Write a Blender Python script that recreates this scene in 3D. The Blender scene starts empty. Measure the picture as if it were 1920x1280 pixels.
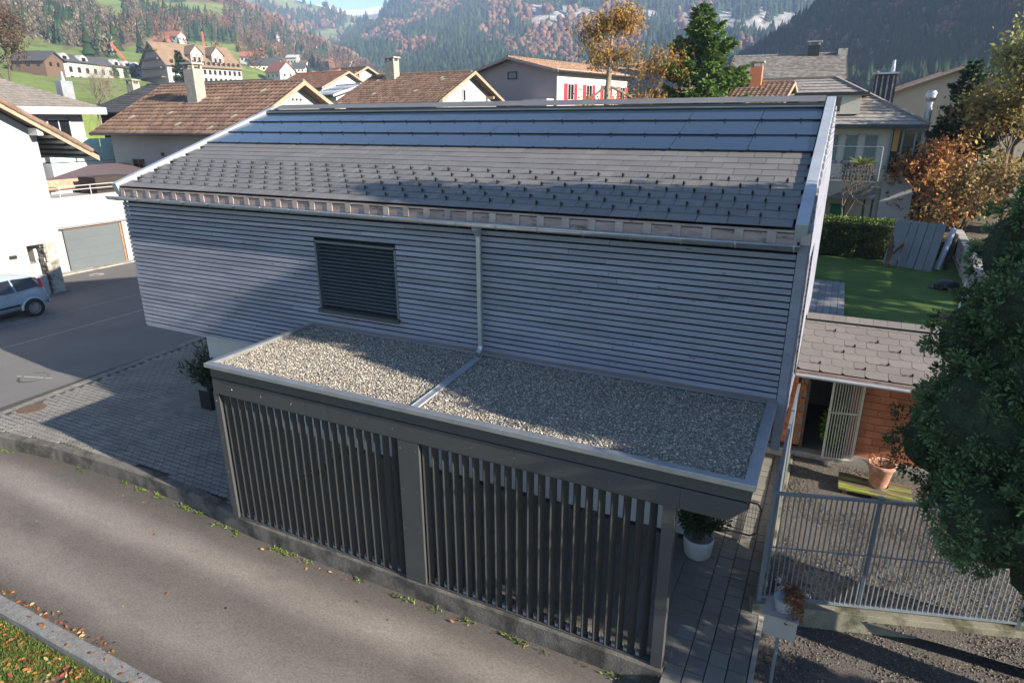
import bpy, math, random
import numpy as np
from mathutils import Vector, Matrix, noise as mnoise

random.seed(7)
RNG = np.random.default_rng(7)
scene = bpy.context.scene
COL = scene.collection

# ---------------------------------------------------------------- camera
CAM = np.array([13.524, -8.734, 6.472])
YAW, PITCH, ROLL, FPX = 0.46136, 0.33071, -0.0039, 1207.4754   # focal length in px of a 1920 px wide frame
_fw = np.array([-math.sin(YAW) * math.cos(PITCH), math.cos(YAW) * math.cos(PITCH), -math.sin(PITCH)])
_r = np.array([math.cos(YAW), math.sin(YAW), 0.0])
_u = np.cross(_r, _fw)
RIGHT = math.cos(ROLL) * _r + math.sin(ROLL) * _u
UP = -math.sin(ROLL) * _r + math.cos(ROLL) * _u
FWD = _fw
cam_data = bpy.data.cameras.new('camera')
cam_data.sensor_width = 36.0
cam_data.lens = FPX / 1920 * 36.0
cam_data.clip_start = 0.1
cam_data.clip_end = 12000
cam = bpy.data.objects.new('camera', cam_data)
COL.objects.link(cam)
cam.matrix_world = Matrix(((RIGHT[0], UP[0], -FWD[0], CAM[0]), (RIGHT[1], UP[1], -FWD[1], CAM[1]), (RIGHT[2], UP[2], -FWD[2], CAM[2]), (0, 0, 0, 1)))
scene.camera = cam

# ---------------------------------------------------------------- light
SUN = np.array([6.31, -0.685, 2.6]); SUN /= np.linalg.norm(SUN)
SUN_EL = math.asin(SUN[2]); SUN_AZ = math.atan2(SUN[0], SUN[1])
world = bpy.data.worlds.new('World'); scene.world = world; world.use_nodes = True
wn = world.node_tree; wn.nodes.clear()
sky = wn.nodes.new('ShaderNodeTexSky'); sky.sky_type = 'NISHITA'; sky.sun_disc = False
sky.sun_elevation = SUN_EL; sky.sun_rotation = SUN_AZ; sky.altitude = 500; sky.dust_density = 0.1; sky.air_density = 1.0; sky.ozone_density = 2.8
bg = wn.nodes.new('ShaderNodeBackground'); bg.inputs['Strength'].default_value = 0.070
wo = wn.nodes.new('ShaderNodeOutputWorld')
wn.links.new(sky.outputs[0], bg.inputs['Color']); wn.links.new(bg.outputs[0], wo.inputs['Surface'])
sun_data = bpy.data.lights.new('sun', 'SUN'); sun_data.energy = 4.8; sun_data.angle = math.radians(0.53); sun_data.color = (1.0, 0.9, 0.75)
sun = bpy.data.objects.new('sun', sun_data); COL.objects.link(sun)
sun.rotation_euler = Vector(SUN).to_track_quat('Z', 'Y').to_euler()
scene.view_settings.view_transform = 'Standard'; scene.view_settings.look = 'None'
scene.view_settings.gamma = 1.0; scene.view_settings.use_curve_mapping = False
scene.view_settings.exposure = 1.82
scene.render.engine = 'CYCLES'
scene.cycles.use_denoising = True
scene.cycles.max_bounces = 5; scene.cycles.diffuse_bounces = 2; scene.cycles.glossy_bounces = 2
scene.cycles.transmission_bounces = 4; scene.cycles.transparent_max_bounces = 8; scene.cycles.volume_bounces = 0
scene.cycles.sample_clamp_indirect = 4.0

def ray(px, py):
    return FWD + (px - 960) / FPX * RIGHT - (py - 640) / FPX * UP
def at(px, py, dist):          # a point at a horizontal distance from where the photograph was taken
    d = ray(px, py); return CAM + d * (dist / math.hypot(d[0], d[1]))
def on_z(px, py, z):
    d = ray(px, py); return CAM + d * ((z - CAM[2]) / d[2])
def on_x(px, py, x):
    d = ray(px, py); return CAM + d * ((x - CAM[0]) / d[0])
def on_y(px, py, y):
    d = ray(px, py); return CAM + d * ((y - CAM[1]) / d[1])

# ---------------------------------------------------------------- materials
MATS = {}
def mat(name, col, var=0.12, scale=3.0, rough=0.75, metal=0.0, bump=0.0, bscale=60.0, stretch=(1, 1, 1), rand=0.0,
        spots=None, spot_scale=8.0, spot_lo=0.62, spot_hi=0.72, attr=False, spec=0.5, trans=0.0, coat=0.0, fine=0.0, fscale=150.0, bdist=0.02):
    if name in MATS: return MATS[name]
    m = bpy.data.materials.new(name); m.use_nodes = True
    nt = m.node_tree; N = nt.nodes; L = nt.links; N.clear()
    out = N.new('ShaderNodeOutputMaterial'); b = N.new('ShaderNodeBsdfPrincipled')
    b.inputs['Roughness'].default_value = rough; b.inputs['Metallic'].default_value = metal
    b.inputs['Specular IOR Level'].default_value = spec
    if coat: b.inputs['Coat Weight'].default_value = coat; b.inputs['Coat Roughness'].default_value = 0.05
    L.new(b.outputs[0], out.inputs[0])
    geo = N.new('ShaderNodeNewGeometry'); mp = N.new('ShaderNodeMapping'); mp.inputs['Scale'].default_value = stretch
    L.new(geo.outputs['Position'], mp.inputs['Vector'])
    def nz(sc, det=5.0, rg=0.6):
        n = N.new('ShaderNodeTexNoise'); n.inputs['Scale'].default_value = sc; n.inputs['Detail'].default_value = det; n.inputs['Roughness'].default_value = rg
        L.new(mp.outputs[0], n.inputs['Vector']); return n
    def mr(src, a, bb, lo=0.25, hi=0.75):
        r = N.new('ShaderNodeMapRange'); r.inputs['From Min'].default_value = lo; r.inputs['From Max'].default_value = hi
        r.inputs['To Min'].default_value = a; r.inputs['To Max'].default_value = bb; L.new(src, r.inputs['Value']); return r.outputs[0]
    def mul(a, bsock):
        x = N.new('ShaderNodeMath'); x.operation = 'MULTIPLY'; L.new(a, x.inputs[0]); L.new(bsock, x.inputs[1]); return x.outputs[0]
    f = mr(nz(scale).outputs['Fac'], 1 - var, 1 + var)
    if fine: f = mul(f, mr(nz(fscale, 2.0).outputs['Fac'], 1 - fine, 1 + fine))
    if rand:
        oi = N.new('ShaderNodeObjectInfo'); f = mul(f, mr(oi.outputs['Random'], 1 - rand, 1 + rand, 0, 1))
    if attr:
        a = N.new('ShaderNodeVertexColor'); a.layer_name = 'Col'; base = a.outputs['Color']
    else:
        c = N.new('ShaderNodeRGB'); c.outputs[0].default_value = (*col, 1); base = c.outputs[0]
    if spots:
        sn = nz(spot_scale, 4.0); sf = mr(sn.outputs['Fac'], 0, 1, spot_lo, spot_hi)
        mx = N.new('ShaderNodeMix'); mx.data_type = 'RGBA'; L.new(sf, mx.inputs['Factor']); L.new(base, mx.inputs['A']); mx.inputs['B'].default_value = (*spots, 1)
        base = mx.outputs['Result']
    vm = N.new('ShaderNodeVectorMath'); vm.operation = 'SCALE'; L.new(base, vm.inputs[0]); L.new(f, vm.inputs['Scale'])
    L.new(vm.outputs[0], b.inputs['Base Color'])
    rr = mr(nz(scale * 2.3).outputs['Fac'], max(0.02, rough - 0.08), min(1, rough + 0.08)); L.new(rr, b.inputs['Roughness'])
    if bump:
        bn = nz(bscale, 6.0, 0.65); bp = N.new('ShaderNodeBump'); bp.inputs['Strength'].default_value = bump; bp.inputs['Distance'].default_value = bdist
        L.new(bn.outputs['Fac'], bp.inputs['Height']); L.new(bp.outputs[0], b.inputs['Normal'])
    if trans:
        t = N.new('ShaderNodeBsdfTranslucent'); L.new(vm.outputs[0], t.inputs['Color'])
        ms = N.new('ShaderNodeMixShader'); ms.inputs[0].default_value = trans
        L.new(b.outputs[0], ms.inputs[1]); L.new(t.outputs[0], ms.inputs[2]); L.new(ms.outputs[0], out.inputs[0])
    MATS[name] = m; return m

mat('foliage', (1, 1, 1), attr=True, var=0.25, scale=1.5, rough=0.6, spec=0.3, trans=0.25)
mat('needles', (1, 1, 1), attr=True, var=0.25, scale=2.5, rough=0.65, spec=0.25, trans=0.25)
mat('far_trees', (1, 1, 1), attr=True, var=0.3, scale=0.05, rough=0.9, spec=0.1)
mat('hill_ground', (1, 1, 1), attr=True, var=0.25, scale=0.06, rough=0.95, spec=0.1, fine=0.2, fscale=0.5)
mat('mountain_ground', (1, 1, 1), attr=True, var=0.3, scale=0.012, rough=0.95, spec=0.1, fine=0.35, fscale=0.06, bump=1.0, bscale=0.03, bdist=8.0)
mat('bark', (0.10, 0.075, 0.055), var=0.35, scale=4, rough=0.9, bump=0.5, bscale=20, stretch=(1, 1, 0.25))
mat('pale_bark', (0.22, 0.18, 0.14), var=0.35, scale=4, rough=0.9, bump=0.4, bscale=20, stretch=(1, 1, 0.25))
mat('facade_wood', (0.238, 0.248, 0.305), var=0.22, scale=1.4, rough=0.8, stretch=(0.6, 1, 3), rand=0.11, spots=(0.07, 0.07, 0.085), spot_scale=7.0, spot_lo=0.645, spot_hi=0.69, bump=0.25, bscale=30, fine=0.1, fscale=40)
mat('membrane', (0.004, 0.004, 0.005), rough=0.9)
mat('white_render', (0.52, 0.51, 0.51), var=0.05, scale=1.0, rough=0.9, bump=0.12, bscale=120)
mat('bright_render', (0.33, 0.33, 0.326), var=0.05, scale=0.6, rough=0.9, bump=0.1, bscale=100, fine=0.03, fscale=8)
mat('slate', (0.135, 0.128, 0.125), var=0.1, scale=2.0, rough=0.62, rand=0.12, bump=0.15, bscale=90, fine=0.08, fscale=40)
mat('ridge_slate', (0.115, 0.115, 0.118), var=0.12, scale=2.0, rough=0.6, rand=0.08)
mat('panel_glass', (0.012, 0.024, 0.045), var=0.06, scale=1.5, rough=0.14, rand=0.08, spec=0.65)
mat('panel_edge', (0.012, 0.012, 0.014), rough=0.5)
mat('zinc', (0.42, 0.44, 0.47), var=0.14, scale=3, rough=0.42, metal=0.75, fine=0.06, fscale=20)
mat('zinc_matt', (0.36, 0.39, 0.43), var=0.16, scale=2.5, rough=0.55, metal=0.35)
mat('eave_timber', (0.33, 0.25, 0.225), var=0.3, scale=3, rough=0.85, stretch=(1, 1, 4), spots=(0.12, 0.09, 0.085), spot_scale=4, spot_lo=0.55, spot_hi=0.7)
mat('eave_block', (0.36, 0.29, 0.27), var=0.25, scale=4, rough=0.85, rand=0.15)
mat('dark_metal', (0.018, 0.019, 0.021), rough=0.45)
mat('flash_brown', (0.17, 0.14, 0.13), var=0.15, scale=3, rough=0.6)
mat('blind_metal', (0.11, 0.135, 0.16), rough=0.4, metal=0.3)
mat('window_glass', (0.01, 0.012, 0.015), rough=0.08, spec=0.6)
mat('carport_board', (0.051, 0.053, 0.054), var=0.1, scale=2.0, rough=0.55, bump=0.08, bscale=60, fine=0.05, fscale=15)
mat('louvre', (0.024, 0.025, 0.025), var=0.1, scale=3, rough=0.5, rand=0.1)
mat('screw', (0.6, 0.6, 0.6), rough=0.35, metal=0.9)
mat('pebble', (1, 1, 1), attr=True, var=0.15, scale=20, rough=0.85)
mat('gravel_bed', (0.20, 0.185, 0.165), var=0.5, scale=60, rough=0.95, bump=0.8, bscale=70)
mat('dark_gravel', (0.10, 0.088, 0.078), var=0.5, scale=50, rough=0.95, bump=0.8, bscale=70)
mat('asphalt_brown', (0.125, 0.108, 0.094), var=0.16, scale=0.9, rough=0.9, bump=0.35, bscale=110, stretch=(0.7, 1.4, 1), fine=0.34, fscale=42, spots=(0.095, 0.083, 0.073), spot_scale=0.8, spot_lo=0.56, spot_hi=0.72)
mat('mossy_concrete', (0.19, 0.18, 0.135), var=0.3, scale=2, rough=0.95, bump=0.5, bscale=35, spots=(0.06, 0.06, 0.035), spot_scale=3, spot_lo=0.48, spot_hi=0.64, fine=0.15, fscale=40)
mat('asphalt_grey', (0.125, 0.122, 0.120), var=0.12, scale=0.5, rough=0.9, bump=0.3, bscale=110, fine=0.12, fscale=90)
mat('old_concrete', (0.135, 0.122, 0.105), var=0.3, scale=2.2, rough=0.95, bump=0.6, bscale=35, spots=(0.04, 0.036, 0.03), spot_scale=2.2, spot_lo=0.42, spot_hi=0.6, fine=0.35, fscale=45)
mat('pale_concrete', (0.33, 0.31, 0.28), var=0.2, scale=2, rough=0.92, bump=0.4, bscale=40, spots=(0.11, 0.105, 0.085), spot_scale=3, spot_lo=0.52, spot_hi=0.7, fine=0.12, fscale=40)
mat('granite', (0.175, 0.17, 0.162), var=0.2, scale=5, rough=0.9, bump=0.7, bscale=28, fine=0.35, fscale=60)
mat('paver', (0.175, 0.166, 0.152), var=0.3, scale=1.2, rough=0.9, rand=0.14, bump=0.3, bscale=60, fine=0.12, fscale=60)
mat('slab', (0.155, 0.15, 0.137), var=0.2, scale=1.4, rough=0.88, rand=0.12, bump=0.25, bscale=50, fine=0.12, fscale=60)
mat('joint_sand', (0.05, 0.047, 0.04), var=0.3, scale=6, rough=0.95)
mat('soil', (0.10, 0.085, 0.06), var=0.3, scale=2, rough=0.95)
mat('lawn', (0.060, 0.105, 0.022), var=0.35, scale=0.55, rough=0.9, fine=0.3, fscale=14, bump=0.6, bscale=45, spec=0.2)
mat('field', (0.10, 0.17, 0.035), var=0.25, scale=0.15, rough=0.95, fine=0.2, fscale=2, spec=0.2)
mat('terracotta', (0.42, 0.20, 0.13), var=0.2, scale=8, rough=0.85, spots=(0.55, 0.42, 0.34), spot_scale=7, spot_lo=0.55, spot_hi=0.7)
mat('brick', (0.44, 0.155, 0.075), var=0.15, scale=5, rough=0.85, rand=0.14, bump=0.3, bscale=40)
mat('mortar', (0.33, 0.27, 0.20), var=0.15, scale=8, rough=0.95)
mat('fibre_shingle', (0.17, 0.152, 0.142), var=0.1, scale=1.5, rough=0.8, rand=0.07, fine=0.06, fscale=30)
mat('galvanised', (0.19, 0.22, 0.25), var=0.15, scale=5, rough=0.5, metal=0.3)
mat('grille_white', (0.52, 0.50, 0.44), var=0.1, scale=6, rough=0.6)
mat('mossy_plank', (0.13, 0.095, 0.06), var=0.3, scale=4, rough=0.95, stretch=(0.5, 3, 1), spots=(0.22, 0.27, 0.03), spot_scale=2.3, spot_lo=0.46, spot_hi=0.56, bump=0.6, bscale=40)
mat('black_plastic', (0.012, 0.012, 0.014), rough=0.4)
mat('grey_box', (0.30, 0.28, 0.26), var=0.08, scale=4, rough=0.6)
mat('white_pot', (0.36, 0.36, 0.36), var=0.08, scale=4, rough=0.5)
mat('deck_plank', (0.17, 0.17, 0.175), var=0.2, scale=2, rough=0.85, stretch=(4, 0.5, 1), rand=0.12)
mat('grey_slab', (0.15, 0.165, 0.17), var=0.12, scale=3, rough=0.85, rand=0.06)
mat('rust', (0.13, 0.07, 0.045), var=0.35, scale=5, rough=0.9)
mat('hotel_roof', (0.20, 0.135, 0.085), var=0.2, scale=.5, rough=0.9)
mat('tile_pieces', (1, 1, 1), attr=True, var=0.22, scale=2.5, rough=0.85, fine=0.12, fscale=20)
mat('brown_tile', (0.17, 0.112, 0.082), var=0.3, scale=3.2, rough=0.85, spots=(0.36, 0.30, 0.22), spot_scale=9, spot_lo=0.66, spot_hi=0.72, fine=0.3, fscale=14)
mat('red_tile', (0.26, 0.10, 0.06), var=0.2, scale=2, rough=0.85, fine=0.2, fscale=6)
mat('grey_tile', (0.19, 0.17, 0.155), var=0.22, scale=2, rough=0.88, fine=0.25, fscale=9)
mat('grey_tile_pale', (0.25, 0.225, 0.205), var=0.22, scale=2, rough=0.88, fine=0.3, fscale=10)
mat('dark_roof', (0.055, 0.055, 0.058), var=0.2, scale=2, rough=0.85)
mat('purple_roof', (0.12, 0.085, 0.085), var=0.12, scale=2, rough=0.8)
mat('shade_render', (0.56, 0.55, 0.55), var=0.05, scale=0.8, rough=0.9)
mat('mauve_render', (0.30, 0.245, 0.24), var=0.06, scale=0.6, rough=0.9)
mat('cream_render', (0.58, 0.53, 0.44), var=0.06, scale=0.6, rough=0.9)
mat('beige_render', (0.52, 0.45, 0.36), var=0.06, scale=0.6, rough=0.9)
mat('verge_wood', (0.32, 0.235, 0.165), var=0.2, scale=3, rough=0.8)
mat('dark_wood', (0.035, 0.026, 0.02), var=0.3, scale=3, rough=0.9)
mat('brown_wood', (0.12, 0.075, 0.05), var=0.3, scale=3, rough=0.85)
mat('chimney_render', (0.30, 0.27, 0.23), var=0.25, scale=4, rough=0.9)
mat('red_shutter', (0.42, 0.02, 0.04), rough=0.6)
mat('green_shutter', (0.16, 0.20, 0.17), rough=0.7)
mat('balcony_glass', (0.45, 0.62, 0.60), rough=0.15, spec=0.5)
mat('white_paint', (0.42, 0.42, 0.42), rough=0.5)
mat('garage_door', (0.095, 0.112, 0.122), var=0.06, scale=1.5, rough=0.6)
mat('copper_wood', (0.35, 0.17, 0.08), var=0.3, scale=4, rough=0.7)
mat('stone_block', (0.30, 0.27, 0.24), var=0.3, scale=5, rough=0.92, rand=0.2, bump=0.5, bscale=15)
mat('car_paint', (0.29, 0.37, 0.43), var=0.0, scale=2, rough=0.32, metal=0.1, coat=0.5)
mat('tyre', (0.018, 0.018, 0.018), rough=0.8)
mat('rim', (0.55, 0.56, 0.58), rough=0.3, metal=0.8)
mat('tail_light', (0.45, 0.015, 0.03), rough=0.15, coat=0.5)
mat('crane_red', (0.5, 0.06, 0.03), rough=0.6)
mat('bin_green', (0.0, 0.22, 0.10), rough=0.4)
mat('rock_white', (0.42, 0.41, 0.39), var=0.2, scale=9, rough=0.9)
mat('rusty_cover', (0.12, 0.075, 0.05), var=0.25, scale=12, rough=0.8, metal=0.2)
mat('ochre', (0.40, 0.20, 0.04), rough=0.7)
mat('road_chalk', (0.34, 0.34, 0.33), var=0.4, scale=12, rough=0.9)

# ---------------------------------------------------------------- mesh helpers
WORLD = {}
class MB:
    def __init__(s): s.v = []; s.f = []
    def add(s, vs, fs):
        b = len(s.v); s.v += [tuple(map(float, v)) for v in vs]; s.f += [tuple(i + b for i in f) for f in fs]; return s
    def box(s, x0, x1, y0, y1, z0, z1):
        return s.add([(x0, y0, z0), (x1, y0, z0), (x1, y1, z0), (x0, y1, z0), (x0, y0, z1), (x1, y0, z1), (x1, y1, z1), (x0, y1, z1)],
                     [(0, 3, 2, 1), (4, 5, 6, 7), (0, 1, 5, 4), (1, 2, 6, 5), (2, 3, 7, 6), (3, 0, 4, 7)])
    def obox(s, c, ax, ay, az, hx, hy, hz):        # oriented box: centre, three axes, half sizes
        c, ax, ay, az = map(np.array, (c, ax, ay, az)); vs = []
        for k in (-1, 1):
            for (i, j) in ((-1, -1), (1, -1), (1, 1), (-1, 1)):
                vs.append(c + ax * hx * i + ay * hy * j + az * hz * k)
        return s.add(vs, [(0, 3, 2, 1), (4, 5, 6, 7), (0, 1, 5, 4), (1, 2, 6, 5), (2, 3, 7, 6), (3, 0, 4, 7)])
    def bar(s, p, q, w, h, up=(0, 0, 1)):
        p, q = np.array(p, float), np.array(q, float); d = q - p; ln = np.linalg.norm(d); d /= ln
        side = np.cross(d, up); 
        if np.linalg.norm(side) < 1e-6: side = np.array([1.0, 0, 0])
        side /= np.linalg.norm(side); u2 = np.cross(side, d)
        return s.obox((p + q) / 2, d, side, u2, ln / 2, w / 2, h / 2)
    def tube(s, p, q, r0, r1=None, n=8, caps=True):
        r1 = r0 if r1 is None else r1
        p, q = np.array(p, float), np.array(q, float); d = q - p; d /= (np.linalg.norm(d) + 1e-9)
        a = np.cross(d, (0, 0, 1) if abs(d[2]) < 0.9 else (1, 0, 0)); a /= np.linalg.norm(a); b = np.cross(d, a)
        vs = []
        for c, r in ((p, r0), (q, r1)):
            for i in range(n):
                t = 2 * math.pi * i / n; vs.append(c + r * (math.cos(t) * a + math.sin(t) * b))
        fs = [(i, (i + 1) % n, n + (i + 1) % n, n + i) for i in range(n)]
        if caps: fs += [tuple(range(n - 1, -1, -1)), tuple(range(n, 2 * n))]
        return s.add(vs, fs)
    def path(s, pts, r, n=8):
        for p, q in zip(pts[:-1], pts[1:]): s.tube(p, q, r, r, n)
        return s
    def lathe(s, prof, c=(0, 0, 0), n=20):
        vs = []; m = len(prof)
        for i in range(n):
            t = 2 * math.pi * i / n
            for r, z in prof: vs.append((c[0] + r * math.cos(t), c[1] + r * math.sin(t), c[2] + z))
        fs = [(i * m + j, ((i + 1) % n) * m + j, ((i + 1) % n) * m + j + 1, i * m + j + 1) for i in range(n) for j in range(m - 1)]
        return s.add(vs, fs)
    def prism(s, poly, vec):                        # polygon (3-D points) extruded along vec
        n = len(poly); vec = np.array(vec, float); vs = [np.array(p, float) for p in poly] + [np.array(p, float) + vec for p in poly]
        return s.add(vs, [tuple(range(n - 1, -1, -1)), tuple(range(n, 2 * n))] + [(i, (i + 1) % n, n + (i + 1) % n, n + i) for i in range(n)])
    def quad(s, a, b, c, d): return s.add([a, b, c, d], [(0, 1, 2, 3)])
    def build(s, name, m, parent=None, smooth=False, bevel=0, recalc=True, **tags):
        me = bpy.data.meshes.new(name); me.from_pydata(s.v, [], s.f)
        if recalc:
            import bmesh
            bm = bmesh.new(); bm.from_mesh(me); bmesh.ops.recalc_face_normals(bm, faces=bm.faces); bm.to_mesh(me); bm.free()
        return link(name, me, m, parent, smooth, bevel, **tags)

def link(name, me, m, parent=None, smooth=False, bevel=0, loc=None, rot=None, **tags):
    o = bpy.data.objects.new(name, me); COL.objects.link(o)
    if m is not None and len(me.materials) == 0: me.materials.append(MATS[m] if isinstance(m, str) else m)
    if smooth: me.polygons.foreach_set('use_smooth', [True] * len(me.polygons))
    if bevel:
        bv = o.modifiers.new('bevel', 'BEVEL'); bv.width = bevel; bv.segments = 2; bv.limit_method = 'ANGLE'
    if parent is not None:
        o.parent = parent; o.matrix_parent_inverse = WORLD.get(parent.name, Matrix()).inverted()
    if loc is not None: o.location = loc
    if rot is not None: o.rotation_euler = rot
    tag(o, **tags); return o
def tag(o, label=None, cat=None, group=None, kind=None):
    if label: o['label'] = label
    if cat: o['category'] = cat
    if group: o['group'] = group
    if kind: o['kind'] = kind
    return o
def thing(name, loc, label, cat, group=None):
    o = bpy.data.objects.new(name, None); COL.objects.link(o); o.location = loc; o.empty_display_size = 0.3
    WORLD[o.name] = Matrix.Translation(Vector(loc)); return tag(o, label, cat, group)
def piece(name, me, parent, loc, rot=None):          # a copy that shares mesh data
    o = bpy.data.objects.new(name, me); COL.objects.link(o); o.parent = parent
    o.matrix_parent_inverse = WORLD.get(parent.name, Matrix()).inverted(); o.location = loc
    if rot is not None: o.rotation_euler = rot
    return o
def mesh_of(mb, name, m):
    me = bpy.data.meshes.new(name); me.from_pydata(mb.v, [], mb.f)
    import bmesh
    bm = bmesh.new(); bm.from_mesh(me); bmesh.ops.recalc_face_normals(bm, faces=bm.faces); bm.to_mesh(me); bm.free()
    me.materials.append(MATS[m]); return me
def np_mesh(name, V, F, m, parent=None, cols=None, smooth=False, **tags):
    V = np.asarray(V, np.float32); F = np.asarray(F, np.int32); k = F.shape[1]
    me = bpy.data.meshes.new(name); me.vertices.add(len(V)); me.vertices.foreach_set('co', V.ravel())
    me.loops.add(F.size); me.loops.foreach_set('vertex_index', F.ravel())
    me.polygons.add(len(F)); me.polygons.foreach_set('loop_start', np.arange(0, F.size, k, dtype=np.int32))
    if cols is not None:
        a = me.color_attributes.new('Col', 'FLOAT_COLOR', 'POINT'); c = np.ones((len(V), 4), np.float32); c[:, :3] = cols; a.data.foreach_set('color', c.ravel())
    me.update(calc_edges=True); me.validate()
    return link(name, me, m, parent, smooth, **tags)
def fbm(x, y, z=0.0, o=4): return mnoise.fractal(Vector((x, y, z)), 1.0, 2.0, o)

def leaf_quads(P, D, size, aspect=2.0, jitter=0.7, rng=RNG):
    """quads at points P growing along directions D (pointed leaves / needle sprays)"""
    n = len(P); D = D + rng.normal(0, jitter, (n, 3)); D /= np.linalg.norm(D, axis=1, keepdims=True) + 1e-9
    R = rng.normal(0, 1, (n, 3)); S = np.cross(D, R); S /= np.linalg.norm(S, axis=1, keepdims=True) + 1e-9
    L = (size * rng.uniform(0.6, 1.3, n))[:, None]; W = L / aspect
    V = np.stack([P, P + D * L * 0.5 + S * W * 0.5, P + D * L, P + D * L * 0.5 - S * W * 0.5], 1).reshape(-1, 3)
    return V, np.arange(4 * n).reshape(n, 4)
def tubes_np(segs, n=5):
    V = []; F = []; b = 0
    for p, q, r0, r1 in segs:
        p = np.asarray(p, float); q = np.asarray(q, float); d = q - p; d /= np.linalg.norm(d) + 1e-9
        a = np.cross(d, (0, 0, 1) if abs(d[2]) < 0.9 else (1, 0, 0)); a /= np.linalg.norm(a); c = np.cross(d, a)
        for cc, r in ((p, r0), (q, r1)):
            for i in range(n):
                t = 2 * math.pi * i / n; V.append(cc + r * (math.cos(t) * a + math.sin(t) * c))
        F += [(b + i, b + (i + 1) % n, b + n + (i + 1) % n, b + n + i) for i in range(n)]; b += 2 * n
    return np.array(V), np.array(F)
# ================================================================ the setting: ground, roads, paving
g = MB(); 
g.quad((-3000, -400, -0.62), (3000, -400, -0.62), (3000, 3200, -0.62), (-3000, 3200, -0.62)); g.build('ground', 'field', kind='structure')
# lower road in front of the carport, with wear along its wheel tracks
def road_mat():
    m = MATS['asphalt_brown']; nt = m.node_tree; N = nt.nodes; L = nt.links
    b = [n for n in N if n.type == 'BSDF_PRINCIPLED'][0]; src = b.inputs['Base Color'].links[0].from_socket
    geo = N.new('ShaderNodeNewGeometry'); sx = N.new('ShaderNodeSeparateXYZ'); L.new(geo.outputs['Position'], sx.inputs[0])
    nz = N.new('ShaderNodeTexNoise'); nz.inputs['Scale'].default_value = 0.7; nz.inputs['Detail'].default_value = 4; L.new(geo.outputs['Position'], nz.inputs['Vector'])
    ad = N.new('ShaderNodeMath'); ad.operation = 'MULTIPLY_ADD'; L.new(nz.outputs['Fac'], ad.inputs[0]); ad.inputs[1].default_value = 0.35; L.new(sx.outputs['Y'], ad.inputs[2])
    cr = N.new('ShaderNodeValToRGB'); mr = N.new('ShaderNodeMapRange'); mr.inputs['From Min'].default_value = -5.0; mr.inputs['From Max'].default_value = -2.1
    L.new(ad.outputs[0], mr.inputs['Value']); L.new(mr.outputs[0], cr.inputs['Fac'])
    e = cr.color_ramp.elements; e[0].position = 0.0; e[0].color = (0.55, 0.55, 0.55, 1); e[1].position = 1.0; e[1].color = (0.6, 0.6, 0.6, 1)
    for p, v in ((0.10, 0.75), (0.24, 1.55), (0.34, 1.35), (0.48, 0.98), (0.58, 1.0), (0.70, 1.7), (0.78, 1.5), (0.88, 0.85)):
        k = e.new(p); k.color = (v, v, v * 1.01, 1)
    vm = N.new('ShaderNodeVectorMath'); vm.operation = 'MULTIPLY'; L.new(src, vm.inputs[0]); L.new(cr.outputs['Color'], vm.inputs[1]); L.new(vm.outputs[0], b.inputs['Base Color'])
road_mat()
g = MB(); g.quad((-14, -5.12, -0.30), (20, -5.12, -0.30), (20, -2.0, -0.30), (-14, -2.0, -0.30)); g.build('access_road', 'asphalt_brown', kind='structure')
g = MB(); g.quad((-14, -14, -0.37), (20, -14, -0.37), (20, -5.0, -0.37), (-14, -5.0, -0.37)); g.build('verge_ground', 'soil', kind='structure')
# village street on the left
g = MB(); g.add([(-40, -11, -0.1), (-9.5, -4.0, -0.1), (-6.5, -3.25, -0.1), (-4.0, -2.68, -0.1), (-3.2, -2.5, -0.1), (-3.2, 60, -0.1), (-40, 60, -0.1)], [tuple(range(7))]); street = g.build('street', 'asphalt_grey', kind='structure')
def strip(name, p, q, w, z, m):
    p, q = np.array(p, float), np.array(q, float); d = (q - p) / np.linalg.norm(q - p); n = np.array([-d[1], d[0]]) * w / 2
    MB().quad((*(p - n), z), (*(q - n), z), (*(q + n), z), (*(p + n), z)).build(name, m, street)
strip('asphalt_seam', (-8.8, 0.5), (-9.2, 30), 0.05, -0.096, 'road_chalk')
strip('asphalt_seam', (-11.15, 2.5), (-11.1, 30), 0.035, -0.096, 'pale_concrete')
strip('patched_asphalt', (-10.1, -3), (-10.3, 30), 1.9, -0.098, 'asphalt_grey')
# sunken cobble parking bay by the car
g = MB()
for i in range(28):
    for j in range(6): g.box(-12.3 + j * 0.19, -12.3 + j * 0.19 + 0.17, -1.6 + i * 0.19, -1.6 + i * 0.19 + 0.17, -0.1, -0.085)
g.build('parking_setts', 'paver', street, kind='stuff')
# street gutter row of setts between street and courtyard: one child each
me = mesh_of(MB().box(-0.055, 0.055, -0.115, 0.115, -0.05, 0.0), 'gutter_sett', 'paver')
base = MB(); base.quad((-3.98, -2.55, -0.095), (-3.36, -2.5, -0.095), (-3.8, 8, -0.095), (-4.3, 8, -0.095)); gl = base.build('street_gutter', 'joint_sand', kind='structure')
for i in range(38):
    y = -2.0 + i * 0.245; x = -3.43 - 0.088 * (y + 1.76)
    for k in (0, 1): piece('gutter_sett', me, gl, (x - 0.06 - k * 0.125, y, -0.072 + random.uniform(-.004, .004)), (0, 0, 0.088 + random.uniform(-.03, .03)))
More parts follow.
